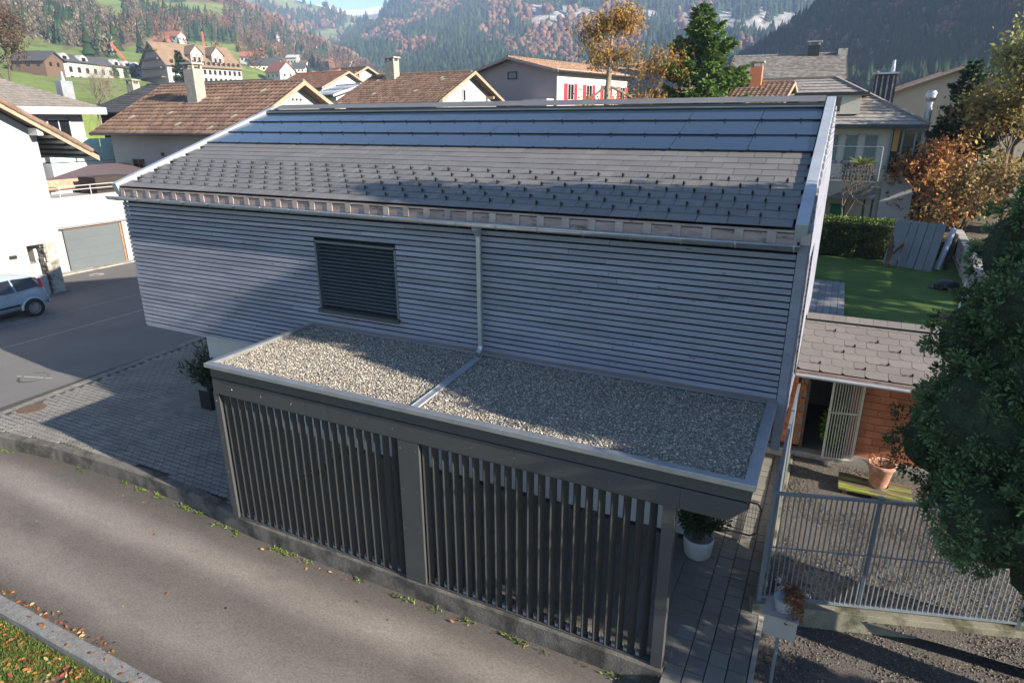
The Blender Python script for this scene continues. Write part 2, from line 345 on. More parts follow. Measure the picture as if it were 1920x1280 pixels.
# courtyard of zig-zag interlocking pavers
cy = MB(); cy.add([(-3.42, -2.5, -0.075), (-2.1, -2.25, -0.075), (-.5, -2.06, -0.075), (1.2, -1.99, -0.075), (1.2, 8, -0.075), (-4.2, 8, -0.075)], [tuple(range(6))]); cy.quad((1.2, -1.98, -0.075), (12.6, -2.2, -0.075), (12.6, 0.9, -0.075), (1.2, 0.9, -0.075))
court = cy.build('courtyard', 'joint_sand', kind='structure')
PW, PH = 0.235, 0.118
def zig(x, y, s=1.0, z0=-0.09, z1=-0.052):
    a, h = PW / 2 - 0.007, PH / 2 - 0.008; k = 0.022
    poly = [(-a, -h + k), (-a * .5, -h - k * .2), (0, -h + k), (a * .5, -h - k * .2), (a, -h + k), (a - k * .4, h * .1), (a, h + k * .9), (a * .5, h - k * .2), (0, h + k * .9), (-a * .5, h - k * .2), (-a, h + k * .9), (-a - k * .4, h * .1)]
    return [(x + px, y + py, z0) for px, py in poly]
me = mesh_of(MB().prism(zig(0, 0), (0, 0, 0.038)), 'paver', 'paver')
cells = []
j = 0; y = -2.45
while y < 6.5:
    x = -4.2 + (PW / 2 if j % 2 else 0)
    while x < 5.0:
        if x - PW / 2 > -3.4 - 0.088 * (y + 1.76) and y > np.interp(x, [-4, -2.1, -.5, 1.05, 2.4, 3.7, 5], [-2.52, -2.16, -1.95, -1.87, -1.85, -1.9, -2.05]) and (x < 1.1 or y < .7): cells.append((x, y))
        x += PW
    y += PH; j += 1
cells.sort(key=lambda c: math.hypot(c[0] - CAM[0], c[1] - CAM[1]))
front = [c for c in cells if c[0] < 0.9 and c[1] < 1.2]
for c in front[:300]: piece('paver', me, court, (c[0], c[1], random.uniform(-.004, .004)), (random.uniform(-.01, .01), random.uniform(-.01, .01), 0))
rest = MB(); pv = [(p[0], p[1]) for p in zig(0, 0)]
for c in cells:
    if c not in set(front[:300]):
        dz = random.uniform(-.004, .004); n = len(pv)
        rest.add([(c[0] + a, c[1] + b, -0.052 + dz) for a, b in pv], [tuple(range(n))])
rest.build('paver', 'paver', court, kind='stuff', recalc=False)
under = MB()
for i in range(48):
    for j in range(13):
        x = 1.15 + i * 0.24; y0 = -2.2 + j * 0.24 + (0.12 if i % 2 else 0)
        if y0 + .235 < 0.72 and 5.0 < x < 12.35: dz = random.uniform(-.004, .003); under.box(x, x + 0.232, y0, y0 + 0.232, -0.09, -0.052 + dz)
under.build('carport_paving', 'slab', court, kind='stuff')
# drain cover and manhole
dc = MB().lathe([(0, 0.0), (0.24, 0.0), (0.26, -0.006), (0.30, -0.006), (0.31, -0.02)], (-3.16, -1.2, -0.04), 28).build('drain_cover', 'rusty_cover', smooth=False)
tag(dc, 'round rusty brown cover set in the grey pavers near the street gutter', 'manhole cover', 'covers in the paving and street')
mh = thing('manhole', (-5.4, 0.05, -0.1), 'round manhole with chalk marks in the asphalt street', 'manhole cover', 'covers in the paving and street')
MB().lathe([(0.0, 0.004), (0.30, 0.004), (0.31, 0.0)], (-5.4, 0.05, -0.1), 28).build('lid', 'asphalt_grey', mh)
MB().lathe([(0.31, 0.001), (0.32, 0.008), (0.37, 0.008), (0.38, 0.001)], (-5.4, 0.05, -0.1), 28).build('rim_ring', 'old_concrete', mh)
MB().bar((-5.9, -0.1, -0.093), (-4.85, 0.22, -0.093), 0.04, 0.002).build('chalk_line', 'road_chalk', mh)
mh2 = MB().lathe([(0.0, 0.006), (0.28, 0.006), (0.3, 0.0)], (-16.2, 8.6, -0.1), 24).build('round_manhole', 'pale_concrete'); tag(mh2, 'pale round lid in the asphalt before the garage door', 'manhole cover', 'covers in the paving and street')

# concrete retaining wall between courtyard and lower road
W = [(-9.5, -4.1), (-6.5, -3.35), (-4.0, -2.78), (-2.12, -2.40), (-0.53, -2.19), (1.05, -2.115), (2.39, -2.09), (3.74, -2.14), (4.6, -2.25), (5.4, -2.315), (8.6, -2.32), (12.40, -2.335)]
pts = []
for a, b in zip(W[:-1], W[1:]):
    n = max(2, int(math.dist(a, b) / 0.12))
    for i in range(n): pts.append((a[0] + (b[0] - a[0]) * i / n, a[1] + (b[1] - a[1]) * i / n))
pts.append(W[-1]); mb = MB(); prof = []
for i, (x, y) in enumerate(pts):
    c = fbm(x * 2, y * 2) * 0.012; d = fbm(x * 5, 3) * 0.008; e = fbm(x * 4, 9) * 0.01
    prof.append([(x, y + .0 + d - 0.012, -0.62), (x, y + e - 0.006, -0.2 + c), (x, y + d * .5, -0.022 + c), (x, y + .02, 0.0 + c * .5), (x, y + .17, 0.0 + c * .5), (x, y + .19, -0.02), (x, y + .19, -0.62)])
m = len(prof[0]); V = [p for r in prof for p in r]
F = [(i * m + j, (i + 1) * m + j, (i + 1) * m + j + 1, i * m + j + 1) for i in range(len(prof) - 1) for j in range(m - 1)] + [tuple(range(m)), tuple(range((len(prof) - 1) * m, len(prof) * m))]
mb.add(V, F); rw = mb.build('retaining_wall', 'old_concrete'); tag(rw, 'low weathered concrete wall curving along the lower road under the carport louvres', 'wall')
# granite kerb on the near side of the road, one stone after another
kb = thing('kerb', (4.5, -5.15, -0.4), 'rough grey granite kerb between the lower road and the leafy grass', 'kerb')
x = -3.0
while x < 9.0:
    l = random.uniform(0.85, 1.15); n = 9; V = []
    for i in range(n + 1):
        xx = x + (l - 0.008) * i / n
        for (yy, zz) in ((-5.06, -0.62), (-5.06, -0.23), (-5.08, -0.21), (-5.26, -0.21), (-5.28, -0.23), (-5.28, -0.62)):
            V.append((xx, yy + fbm(xx * 6, yy * 9) * 0.008, zz + (fbm(xx * 5, yy * 7, 4) * 0.008 if zz > -.5 else 0)))
    F = [(i * 6 + j, (i + 1) * 6 + j, (i + 1) * 6 + j + 1, i * 6 + j + 1) for i in range(n) for j in range(5)] + [tuple(range(6)), tuple(range(n * 6, n * 6 + 6))]
    MB().add(V, F).build('kerb_stone', 'granite', kb); x += l
# slab path at the right of the carport
ps = MB(); ps.quad((12.35, -3.0, -0.088), (13.36, -3.0, -0.088), (13.36, 4.3, -0.088), (12.35, 4.3, -0.088)); path_o = ps.build('garden_path', 'joint_sand', kind='structure')
lens = {}
for L_ in (0.2, 0.27, 0.34): lens[L_] = mesh_of(MB().box(-0.113, 0.113, 0, L_ - 0.013, -0.05, 0.0), 'path_slab', 'slab')
for i in range(4):
    y = -2.95 + i * 0.09
    while y < 4.2:
        L_ = random.choice((0.27, 0.27, 0.27, 0.34, 0.2))
        piece('path_slab', lens[L_], path_o, (12.52 + i * 0.24, y, -0.06 + random.uniform(-.004, .004)), (random.uniform(-.008, .008), random.uniform(-.01, .01), 0)); y += L_
# gravel ground at the right and the yard behind the fence
def bumpy(name, x0, x1, y0, y1, z, m, amp=0.02, step=0.15, **k):
    nx, ny = int((x1 - x0) / step), int((y1 - y0) / step); X, Y = np.meshgrid(np.linspace(x0, x1, nx + 1), np.linspace(y0, y1, ny + 1))
    Z = np.array([[z + amp * fbm(a * 0.9, b * 0.9, 2.2) for a, b in zip(ra, rb)] for ra, rb in zip(X, Y)])
    V = np.stack([X.ravel(), Y.ravel(), Z.ravel()], 1); I = np.arange((nx + 1) * (ny + 1)).reshape(ny + 1, nx + 1)
    F = np.stack([I[:-1, :-1].ravel(), I[:-1, 1:].ravel(), I[1:, 1:].ravel(), I[1:, :-1].ravel()], 1); return np_mesh(name, V, F, m, smooth=True, **k)
bumpy('gravel_ground', 13.40, 26, -9, 0.9, -0.2, 'dark_gravel', kind='structure')
bumpy('gravel_yard', 13.36, 24, -0.3, 4.4, 0.0, 'dark_gravel', 0.015, kind='structure')
def stones(name, label, regions, n, zf, smin, smax, pal, parent=None, kind='stuff', flat=0.6, seed=3):
    rng = np.random.default_rng(seed); oc = np.array([(1, 0, 0), (-1, 0, 0), (0, 1, 0), (0, -1, 0), (0, 0, 1), (0, 0, -1)], float)
    of = np.array([(0, 2, 4), (2, 1, 4), (1, 3, 4), (3, 0, 4), (2, 0, 5), (1, 2, 5), (3, 1, 5), (0, 3, 5)])
    P = []; tot = sum((b - a) * (d - c) for a, b, c, d in regions)
    for a, b, c, d in regions:
        k = int(n * (b - a) * (d - c) / tot); q = np.stack([rng.uniform(a, b, k), rng.uniform(c, d, k)], 1); P.append(q)
    P = np.concatenate(P); k = len(P); z = zf(P); S = rng.uniform(smin, smax, (k, 1)) * rng.uniform(0.6, 1.25, (k, 3)); S[:, 2] *= flat
    V = oc[None] * S[:, None, :] * rng.uniform(0.75, 1.2, (k, 6, 1)); t = rng.uniform(0, 6.28, k); c, s = np.cos(t)[:, None], np.sin(t)[:, None]
    X = V[:, :, 0] * c - V[:, :, 1] * s; Y = V[:, :, 0] * s + V[:, :, 1] * c; tl = rng.normal(0, .5, (k, 1)); Z = V[:, :, 2] + X * tl * .6
    W_ = np.stack([X + P[:, :1], Y + P[:, 1:], Z + z[:, None] + S[:, 2:] * .3], 2).reshape(-1, 3)
    F = (of[None] + 6 * np.arange(k)[:, None, None]).reshape(-1, 3)
    pal = np.array(pal); ci = pal[rng.integers(0, len(pal), k)] * rng.uniform(0.4, 1.4, (k, 1)); o = np_mesh(name, W_, F, 'pebble', parent, np.repeat(ci, 6, 0))
    o['kind'] = kind
    if label: o['label'] = label
    return o
GPAL = [(0.40, 0.36, 0.29), (0.28, 0.26, 0.23), (0.52, 0.48, 0.41), (0.15, 0.145, 0.14), (0.40, 0.34, 0.25)]
YPAL = [(0.15, 0.125, 0.105), (0.10, 0.088, 0.077), (0.20, 0.17, 0.145), (0.07, 0.062, 0.055)]
s_ = stones('yard_gravel', 'grey brown gravel covering the yard behind the bar fence', [(13.45, 18, -0.3, 4.2)], 24000, lambda P: np.full(len(P), 0.0), 0.007, 0.018, YPAL, seed=4); tag(s_, cat='gravel')
s_ = stones('border_gravel', 'dark loose gravel beside the slab path and below the fence', [(13.45, 18.0, -4.4, 0.4)], 21000, lambda P: np.full(len(P), -0.2), 0.007, 0.018, YPAL, seed=5); tag(s_, cat='gravel')
# edging strip beside the path
ed = MB().box(13.37, 13.43, -4.2, -0.7, -0.4, -0.08).build('edging_strip', 'pale_concrete'); tag(ed, 'narrow concrete edging between slab path and dark gravel', 'edging')
# garden lawn, hedge side
g = MB(); g.quad((12.9, 7.3, 0.0), (40, 7.3, 0.0), (40, 60, 0.0), (-2, 60, 0.0)); g.quad((9.2, 9.3, 0.0), (12.9, 7.3, 0.0), (-2, 60, 0.0), (-2, 9.3, 0.0)); g.build('lawn', 'lawn', kind='structure')
# ================================================================ main house
LX, ZB, ZT = 13.24, 2.164, 4.90
E0 = np.array([0, -0.066, 5.196]); R0 = np.array([0, 4.569, 6.757]); SL = (R0 - E0) / np.linalg.norm(R0 - E0); SLEN = float(np.linalg.norm(R0 - E0))
NR = np.cross((1, 0, 0), SL); PIT = math.atan2(SL[2], SL[1]); YB = 9.2
def rp(x, s, h=0.0):
    p = E0 + SL * s + NR * h; return np.array([x, p[1], p[2]])
H = thing('timber_house', (6.6, 4.6, -0.06), 'long house with blue grey slatted wood facade and slate roof with solar panels', 'house')
# dark core behind the slats, gable profile
zr = R0[2] - 0.16; ze = ZT + 0.12
core = [(0.04, 0.10, ZB + .01), (0.04, YB - .04, ZB + .01), (0.04, YB - .04, ze), (0.04, 4.569, zr - .05), (0.04, 0.10, ze)]
MB().prism(core, (LX - 0.08, 0, 0)).build('wall', 'membrane', H)
MB().box(1.0, 12.4, 0.7, YB - 0.3, -0.07, ZB + 0.005).build('ground_floor_wall', 'white_render', H)
MB().box(0.02, LX - 0.02, 0.02, YB, ZB - 0.03, ZB).build('soffit', 'white_render', H)
# horizontal facade boards, each its own piece
pitch = 0.0907; WX0, WX1, WZ0, WZ1 = 5.23, 6.995, 3.205, 4.435
bmesh_cache = {}
def board(x0, x1, z, h=0.069):
    MB().box(x0, x1, -0.004, 0.026, z + 0.0, z + h).build('facade_board', 'facade_wood', H, bevel=0.004)
for k in range(30):
    z = ZB + k * pitch; spans = [(0.0, 13.17)]
    if z + 0.072 > WZ0 - 0.03 and z < WZ1 + 0.02: spans = [(0.0, WX0 - 0.01), (WX1 + 0.01, 13.17)]
    for a, b in spans:
        cuts = [a]; c = a + random.uniform(1.6, 4.6)
        while c < b - 1.0: cuts.append(c); c += random.uniform(3.4, 4.8)
        cuts.append(b)
        for p, q in zip(cuts[:-1], cuts[1:]): board(p, q - 0.003, z + random.uniform(-.002, .002))
MB().box(13.175, 13.293, -0.012, 0.072, ZB - 0.02, ZT + 0.22).build('corner_board', 'facade_wood', H, bevel=0.004)
MB().box(-0.005, 0.03, 0.03, 0.07, ZB - 0.02, ZT + 0.1).build('corner_board', 'facade_wood', H, bevel=0.004)
# gable ends: boards trimmed to the roof line
GE, GT_ = 5.21, 6.79
def gable_len(z):
    if z < GE: return -0.01, YB - 0.06
    t = (z - GE) / (GT_ - GE); return -0.01 + t * 4.579, YB - 0.06 - t * (YB - 0.06 - 4.569)
for side in (0, 1):
    for k in range(52):
        z = ZB + k * pitch
        if z + .07 > (GT_ if side else zr - .02): break
        if not side and z > 5.0: break
        a, b = gable_len(z + 0.066)
        if b - a < 0.2: continue
        spans = [(a, b)]
        if side and z > 2.2 and z < 4.5: spans = [(a, 1.6), (2.9, b)]
        for p, q in spans:
            if side: MB().box(LX + 0.024, LX + 0.05, max(p, 0.075), q, z, z + 0.072).build('gable_board', 'facade_wood', H)
            else: MB().box(0.0, 0.03, max(p, 0.08), q, z, z + 0.066).build('gable_board', 'facade_wood', H)
MB().box(LX - .03, LX + .023, .05, YB - .05, ZB, ZT + .1).build('gable_backing', 'membrane', H)
w2 = MB().box(LX + 0.024, LX + 0.03, 1.6, 2.9, 2.2, 4.5).build('tall_window', 'window_glass', H)
MB().box(LX + 0.025, LX + 0.06, 1.56, 1.6, 2.16, 4.54).box(LX + 0.025, LX + 0.06, 2.9, 2.94, 2.16, 4.54).build('reveal', 'zinc_matt', w2)
# window with lowered louvre blind
win = MB().box(WX0, WX1, 0.20, 0.225, WZ0, WZ1).build('window', 'window_glass', H)
f = MB(); t = 0.03
f.box(WX0 - .012, WX0 + t, -0.012, 0.24, WZ0, WZ1).box(WX1 - t, WX1 + .012, -0.012, 0.24, WZ0, WZ1).box(WX0 - .012, WX1 + .012, -0.012, 0.24, WZ1 - .02, WZ1 + .02)
f.build('reveal', 'blind_metal', win)
f = MB(); xm = (WX0 + WX1) / 2
for a, b in ((WX0 + t, WX0 + .10), (xm - .045, xm + .045), (WX1 - .10, WX1 - t)): f.box(a, b, 0.165, 0.20, WZ0, WZ1)
f.box(WX0 + t, WX1 - t, 0.165, 0.20, WZ0, WZ0 + .08); f.build('frame', 'dark_metal', win)
MB().obox(((WX0 + WX1) / 2, 0.07, WZ0 - 0.012), (1, 0, 0), (0, math.cos(.1), math.sin(.1)), (0, -math.sin(.1), math.cos(.1)), (WX1 - WX0) / 2 + .03, 0.13, 0.014).box(WX0 - .03, WX1 + .03, -0.062, -0.05, WZ0 - .075, WZ0 - .012).build('sill', 'carport_board', win, bevel=0.003)
me = mesh_of(MB().add([(-.84, -.034, -.016), (.84, -.034, -.016), (.84, 0, .006), (-.84, 0, .006), (.84, .034, .016), (-.84, .034, .016), (-.84, -.034, -.019), (.84, -.034, -.019), (.84, 0, .003), (-.84, 0, .003), (.84, .034, .013), (-.84, .034, .013)],
     [(0, 1, 2, 3), (3, 2, 4, 5), (9, 8, 7, 6), (11, 10, 8, 9), (0, 6, 7, 1), (5, 4, 10, 11), (0, 3, 9, 6), (3, 5, 11, 9), (1, 7, 8, 2), (2, 8, 10, 4)]), 'blind_slat', 'blind_metal')
for i in range(17): piece('blind_slat', me, win, (xm, 0.06, WZ0 + 0.075 + i * 0.067), (-0.15, 0, 0))
for x in (WX0 + .35, xm, WX1 - .35): MB().box(x - .004, x + .004, 0.07, 0.078, WZ0 + .02, WZ1).build('blind_tape', 'dark_metal', win)

# roof
roofc = [rp(0.0, -0.03, -0.17), rp(0.0, -0.03, -0.03), rp(0, SLEN, -0.03), (0, 9.204, 5.17), (0, 9.204, 5.03), rp(0, SLEN, -0.17)]
RF = MB().prism(roofc, (13.2, 0, 0)).build('roof', 'panel_edge', H)
EXPO = 2.437 / 11; TW = 0.394
tile = mesh_of(MB().box(-TW / 2 + .004, TW / 2 - .004, 0, 0.33, -0.004, 0.004), 'roof_tile', 'slate'); half = mesh_of(MB().box(-.118, .118, 0, 0.33, -0.004, 0.004), 'roof_tile', 'slate')
tp = []
for k in range(11):
    for i in range(-1, 34):
        x = 12.683 + 0.003 - i * TW + (TW / 2 if k % 2 else 0) - TW / 2 + TW
        if x - TW / 2 > 13.11 or x + TW / 2 < 0.08: continue
        if x + TW / 2 > 13.13:
            if k % 2: tp.append((13.001, k, half))
            continue
        if x - TW / 2 < 0.06: continue
        tp.append((x, k, tile))
tp.sort(key=lambda t: np.linalg.norm(rp(t[0], t[1] * EXPO) - CAM)); rest = MB()
tl = 0.035
for n, (x, k, me) in enumerate(tp):
    p = rp(x, k * EXPO, 0.014 + random.uniform(0, .003)); an = PIT - tl
    if n < 300: piece('roof_tile', me, RF, p, (an, random.uniform(-.003, .003), 0))
    else:
        d = np.array([0, math.cos(an), math.sin(an)]); u2 = np.array([0, -math.sin(an), math.cos(an)]); hw = (TW / 2 - .003) if me is tile else .118
        rest.obox(p + d * 0.165, (1, 0, 0), d, u2, hw, 0.165, 0.004)
rest.build('roof_tile', 'slate', RF, kind='stuff')
# snow guards
sg = MB(); sg.box(-.012, .012, -.05, .05, 0, .004); sg.box(-.012, .012, -.035, -.03, 0, .04); sg.obox((0, -.01, .035), (1, 0, 0), (0, .75, -.66), (0, .66, .75), .008, .035, .003); sg.tube((-.015, -.033, .038), (.015, -.033, .038), .006, .006, 6)
me = mesh_of(sg, 'snow_guard', 'dark_metal')
for r in range(6):
    for i in range(34):
        x = 12.676 - i * TW + (0.197 if r % 2 else 0)
        if 0.25 < x < 13.0: piece('snow_guard', me, RF, rp(x, 0.285 + r * EXPO - .02, 0.022), (PIT, 0, 0))
# solar panels in three overlapping rows
rows = [(2.44, 3.15), (3.13, 3.87), (3.85, 4.47)]
for j, (a, b) in enumerate(rows):
    xs = [13.10] + [12.16 - 1.222 * i for i in range(10)] + [0.11]; ln = b - a; pm = {}
    for x1, x0 in zip(xs[:-1], xs[1:]):
        if x1 - x0 < .1: continue
        w = round(x1 - x0 - 0.008, 3)
        if w not in pm: pm[w] = mesh_of(MB().box(-w / 2, w / 2, 0, ln, -0.006, 0.006), 'solar_panel', 'panel_glass')
        piece('solar_panel', pm[w], RF, rp((x0 + x1) / 2, a, 0.042), (PIT - 0.032 + random.uniform(-.004, .004), random.uniform(-.0012, .0012), 0))
    MB().add([*[rp(0.11, a + d, h) for d, h in ((.0, .0), (.0, .034), (.05, .034), (.05, 0))], *[rp(13.1, a + d, h) for d, h in ((.0, .0), (.0, .034), (.05, .034), (.05, 0))]], [(0, 1, 5, 4), (1, 2, 6, 5), (2, 3, 7, 6), (0, 3, 2, 1), (4, 5, 6, 7)]).build('panel_shadow_strip', 'panel_edge', RF)  # black strip stands in for the shadow gap under each panel row
    for i in range(22):
        x = 12.8 - i * 0.611
        if x > .2: MB().obox(rp(x, a - .008, 0.058), (1, 0, 0), SL, NR, .013, .012, .009).build('panel_clip', 'dark_metal', RF)
# ridge: vent strip and cap plates
MB().obox((rp(0.11, 4.545, .05) + rp(13.1, 4.545, .05)) / 2, (1, 0, 0), SL, NR, 6.495, .06, .035).build('ridge_vent', 'dark_metal', RF)
MB().obox((rp(0.11, 4.485, .06) + rp(13.1, 4.485, .06)) / 2, (1, 0, 0), SL, NR, 6.495, .012, .012).build('vent_lip', 'zinc_matt', RF)
me = mesh_of(MB().box(-.149, .149, 0, .34, -.004, .004), 'ridge_plate', 'ridge_slate')
for i in range(44):
    x = 12.95 - i * 0.2985
    if x > .2: piece('ridge_plate', me, RF, rp(x, 4.585, 0.105), (PIT - .02, random.uniform(-.004, .004), 0))
# verge flashing both sides
for x0, x1, nm in ((13.115, 13.262, 'verge_flashing'), (-0.045, 0.10, 'verge_flashing')):
    v = MB(); poly = [(x0, 0, -.16), (x1, 0, -.16), (x1, 0, .085), (x0, 0, .085)]; V = []
    for s in (-0.05, SLEN + 0.03):
        for x, _, h in poly: V.append(rp(x, s, h))
    v.add(V, [(0, 1, 2, 3), (4, 7, 6, 5), (0, 4, 5, 1), (1, 5, 6, 2), (2, 6, 7, 3), (3, 7, 4, 0)]); v.build(nm, 'zinc_matt', RF, bevel=0.006)
# eave board, batten ends, gutter
ey0 = -0.075
MB().box(0.02, 13.16, ey0, -0.02, 4.93, 5.165).build('eave_board', 'eave_timber', RF)
me = mesh_of(MB().box(-.055, .055, -.012, 0, -.07, .07), 'batten_end', 'eave_block')
for i in range(34): piece('batten_end', me, RF, (0.2 + i * 0.3955, ey0 - .002, 5.075))
MB().box(0.02, 13.16, ey0 - .014, ey0, 5.145, 5.175).build('eave_lip', 'eave_timber', RF)
gt = MB(); n = 12; GX0, GX1, GY, GZ, GR = -0.17, 13.2, -0.165, 4.995, 0.068; V = []
for x in (GX0, GX1):
    for rr in (GR, GR - .004):
        for i in range(n + 1):
            a = math.pi + math.pi * i / n; V.append((x, GY + rr * math.cos(a), GZ + rr * math.sin(a)))
m = n + 1
F = [(i, i + 1, 2 * m + i + 1, 2 * m + i) for i in range(n)] + [(m + i, 3 * m + i, 3 * m + i + 1, m + i + 1) for i in range(n)] + [tuple(range(m)), tuple(range(2 * m, 3 * m))]
gt.add(V, F); gt.tube((GX0, GY - GR, GZ + .004), (GX1, GY - GR, GZ + .004), .011, .011, 8); GT = gt.build('gutter', 'zinc', H, smooth=True)
br = MB(); V = []
for i in range(9):
    a = math.pi + math.pi * i / 8
    for rr in (GR + .004, GR + .008): V.append((-.012, rr * math.cos(a), rr * math.sin(a)))
for i in range(9):
    a = math.pi + math.pi * i / 8
    for rr in (GR + .004, GR + .008): V.append((.012, rr * math.cos(a), rr * math.sin(a)))
F = []
for i in range(8): F += [(2 * i + 1, 2 * i + 3, 18 + 2 * i + 3, 18 + 2 * i + 1), (2 * i, 18 + 2 * i, 18 + 2 * i + 2, 2 * i + 2), (2 * i, 2 * i + 2, 2 * i + 3, 2 * i + 1), (18 + 2 * i, 18 + 2 * i + 1, 18 + 2 * i + 3, 18 + 2 * i + 2)]
br.add(V, F); br.box(-.012, .012, -GR - .012, -GR - .006, 0, .02); me = mesh_of(br, 'gutter_bracket', 'zinc')
for i in range(20): piece('gutter_bracket', me, GT, (0.12 + i * 0.685, GY, GZ))
MB().tube((8.67, GY, 4.935), (8.67, -.115, 4.80), .085, .048, 14).tube((8.67, -.115, 4.80), (8.672, -.115, 2.98), .045, .045, 16).tube((8.672, -.115, 4.42), (8.672, -.115, 4.40), .05, .05, 16).tube((8.672, -.115, 3.24), (8.672, -.115, 3.22), .05, .05, 16).build('downpipe', 'zinc', H, smooth=False)
MB().tube((8.672, -.115, 3.0), (8.672, -.135, 2.94), .049, .049, 14).tube((8.672, -.135, 2.945), (8.66, -.20, 2.90), .049, .047, 14).build('downpipe_elbow', 'zinc', H)
MB().box(4.95, 13.18, -.02, -.006, 2.845, 2.89).build('base_flashing', 'flash_brown', H)

# ================================================================ carport
CP = thing('carport', (9.0, -1.2, -0.05), 'flat gravel roofed carport with dark grey boards and vertical louvres beside the house', 'carport')
C0, C1, CW, ZC = 4.908, 13.192, -2.376, 2.86
MB().box(C0 + .06, C1 - .06, CW + .06, -.03, 2.62, 2.79).build('roof_deck', 'carport_board', CP)
def trim(name, x0, x1, y0, y1): MB().box(x0, x1, y0, y1, ZC - .07, ZC).build(name, 'zinc', CP, bevel=0.004)
for a, b in ((C0, 7.30), (7.303, 10.22), (10.223, C1)): trim('edge_trim', a, b, CW, CW + .11)
trim('edge_trim', C0, C0 + .1, CW + .111, -.021); trim('edge_trim', C1 - .13, C1, CW + .111, -1.25); trim('edge_trim', C1 - .13, C1, -1.248, -.021)
YF = CW + .075
MB().box(C0 + .035, C1 - .05, YF, YF + .04, 2.61, 2.788).build('upper_fascia', 'carport_board', CP)
for a, b in ((C0 + .055, 6.9), (6.903, 7.35), (7.353, 10.35), (10.353, 12.42)): MB().box(a, b, YF - .012, YF + .04, 2.335, 2.60).build('fascia_board', 'carport_board', CP, bevel=.003)
MB().prism([(12.423, YF - .012, 2.335), (12.95, YF - .012, 2.335), (13.125, YF - .012, 2.52), (13.125, YF - .012, 2.60), (12.423, YF - .012, 2.60)], (0, .052, 0)).build('fascia_board', 'carport_board', CP)
MB().box(C0 + .035, C0 + .075, YF + .041, -.05, 2.40, 2.788).build('side_fascia', 'carport_board', CP)
MB().box(C1 - .09, C1 - .05, YF + .041, -.05, 2.50, 2.788).build('side_fascia', 'carport_board', CP)
MB().box(C0 + .08, C1 - .1, -2.0, -.1, 2.56, 2.615).build('ceiling', 'brown_wood', CP)
for a, b in ((4.927, 5.055), (8.55, 8.90), (12.24, 12.384)):
    MB().box(a, b, YF - .004, YF + .125, .004, 2.36).build('post', 'carport_board', CP, bevel=.003)
MB().box(5.055, 12.24, YF + .03, YF + .13, 2.30, 2.345).build('louvre_head', 'louvre', CP)
MB().box(5.055, 12.24, YF + .02, YF + .14, .003, .022).build('louvre_sill', 'carport_board', CP)
lv = MB(); d = np.array([.7, .714, 0]); n_ = np.array([.714, -.7, 0]); lv.obox((0, 0, 1.16), d, n_, (0, 0, 1), .046, .014, 1.14); me = mesh_of(lv, 'louvre', 'louvre')
xs = [5.165 + .1575 * i for i in range(22)] + [8.985 + .1585 * i for i in range(21)]
bk = mesh_of(MB().box(-.035, .02, -.03, .03, 0, .05).box(-.035, -.03, -.03, .03, .05, .09), 'louvre_bracket', 'zinc')
for x in xs:
    if x > 8.5 and x < 8.96: continue
    piece('louvre', me, CP, (x - .03, YF + .075, 0.0), (0, 0, random.uniform(-.02, .02))); piece('louvre_bracket', bk, CP, (x - .085, YF + .085, .02))
sc = mesh_of(MB().lathe([(0, -.004), (.011, -.003), (.012, 0.0)], n=8), 'screw', 'screw')
for x in [5.4 + .62 * i for i in range(13)]: piece('screw', sc, CP, (x, YF - .013, 2.47), (math.radians(90), 0, 0))
for z in (.25, .9, 1.55, 2.2):
    for x in (8.60, 8.845): piece('screw', sc, CP, (x, YF - .005, z), (math.radians(90), 0, 0))
    piece('screw', sc, CP, (4.99, YF - .005, z), (math.radians(90), 0, 0)); piece('screw', sc, CP, (12.31, YF - .005, z), (math.radians(90), 0, 0))
gz = lambda P: np.full(len(P), 2.80) + RNG.uniform(-.004, .012, len(P))
stones('roof_gravel', None, [(C0 + .1, C1 - .13, CW + .11, -.03)], 42000, gz, .009, .019, GPAL, CP, seed=6)
MB().box(C0 + .1, C1 - .13, CW + .11, -.03, 2.788, 2.803).build('gravel_bed', 'gravel_bed', CP)
dr = MB(); x0, y0, x1, y1 = 8.672, -.2, 8.82, CW + .11
dd = np.array([x1 - x0, y1 - y0, 0]); ln = np.linalg.norm(dd); dd /= ln; nn = np.array([-dd[1], dd[0], 0])
for s in (-1, 1): dr.bar(np.array([x0, y0, 2.825]) + nn * .05 * s, np.array([x1, y1, 2.825]) + nn * .05 * s, .012, .03)
for i in range(int(ln / .03)): dr.bar(np.array([x0, y0, 2.83]) + dd * .03 * i - nn * .05, np.array([x0, y0, 2.83]) + dd * .03 * i + nn * .05, .017, .006)
dr.build('drain_channel', 'zinc_matt', CP)
# tubular black frame standing at the carport's end
fr = MB(); c = [(12.62, 1.0, .03), (13.02, 1.0, .03), (13.12, 1.02, .1), (13.14, 1.0, .55), (13.08, 1.0, .64), (12.7, 1.0, .66)]
fr.path(c, .016, 8); FR = fr.build('tube_frame', 'black_plastic'); tag(FR, 'thin black bent tube frame standing on the slab path by the bar fence', 'frame')
nt_ = MB()
for i in range(9): nt_.tube((12.66 + .05 * i, 1.0, .05), (12.66 + .05 * i, 1.0, .65), .0025, .0025, 4, False)
for i in range(7): nt_.tube((12.64, 1.0, .1 + .09 * i), (13.1, 1.0, .1 + .09 * i), .0025, .0025, 4, False)
nt_.build('net', 'black_plastic', FR)
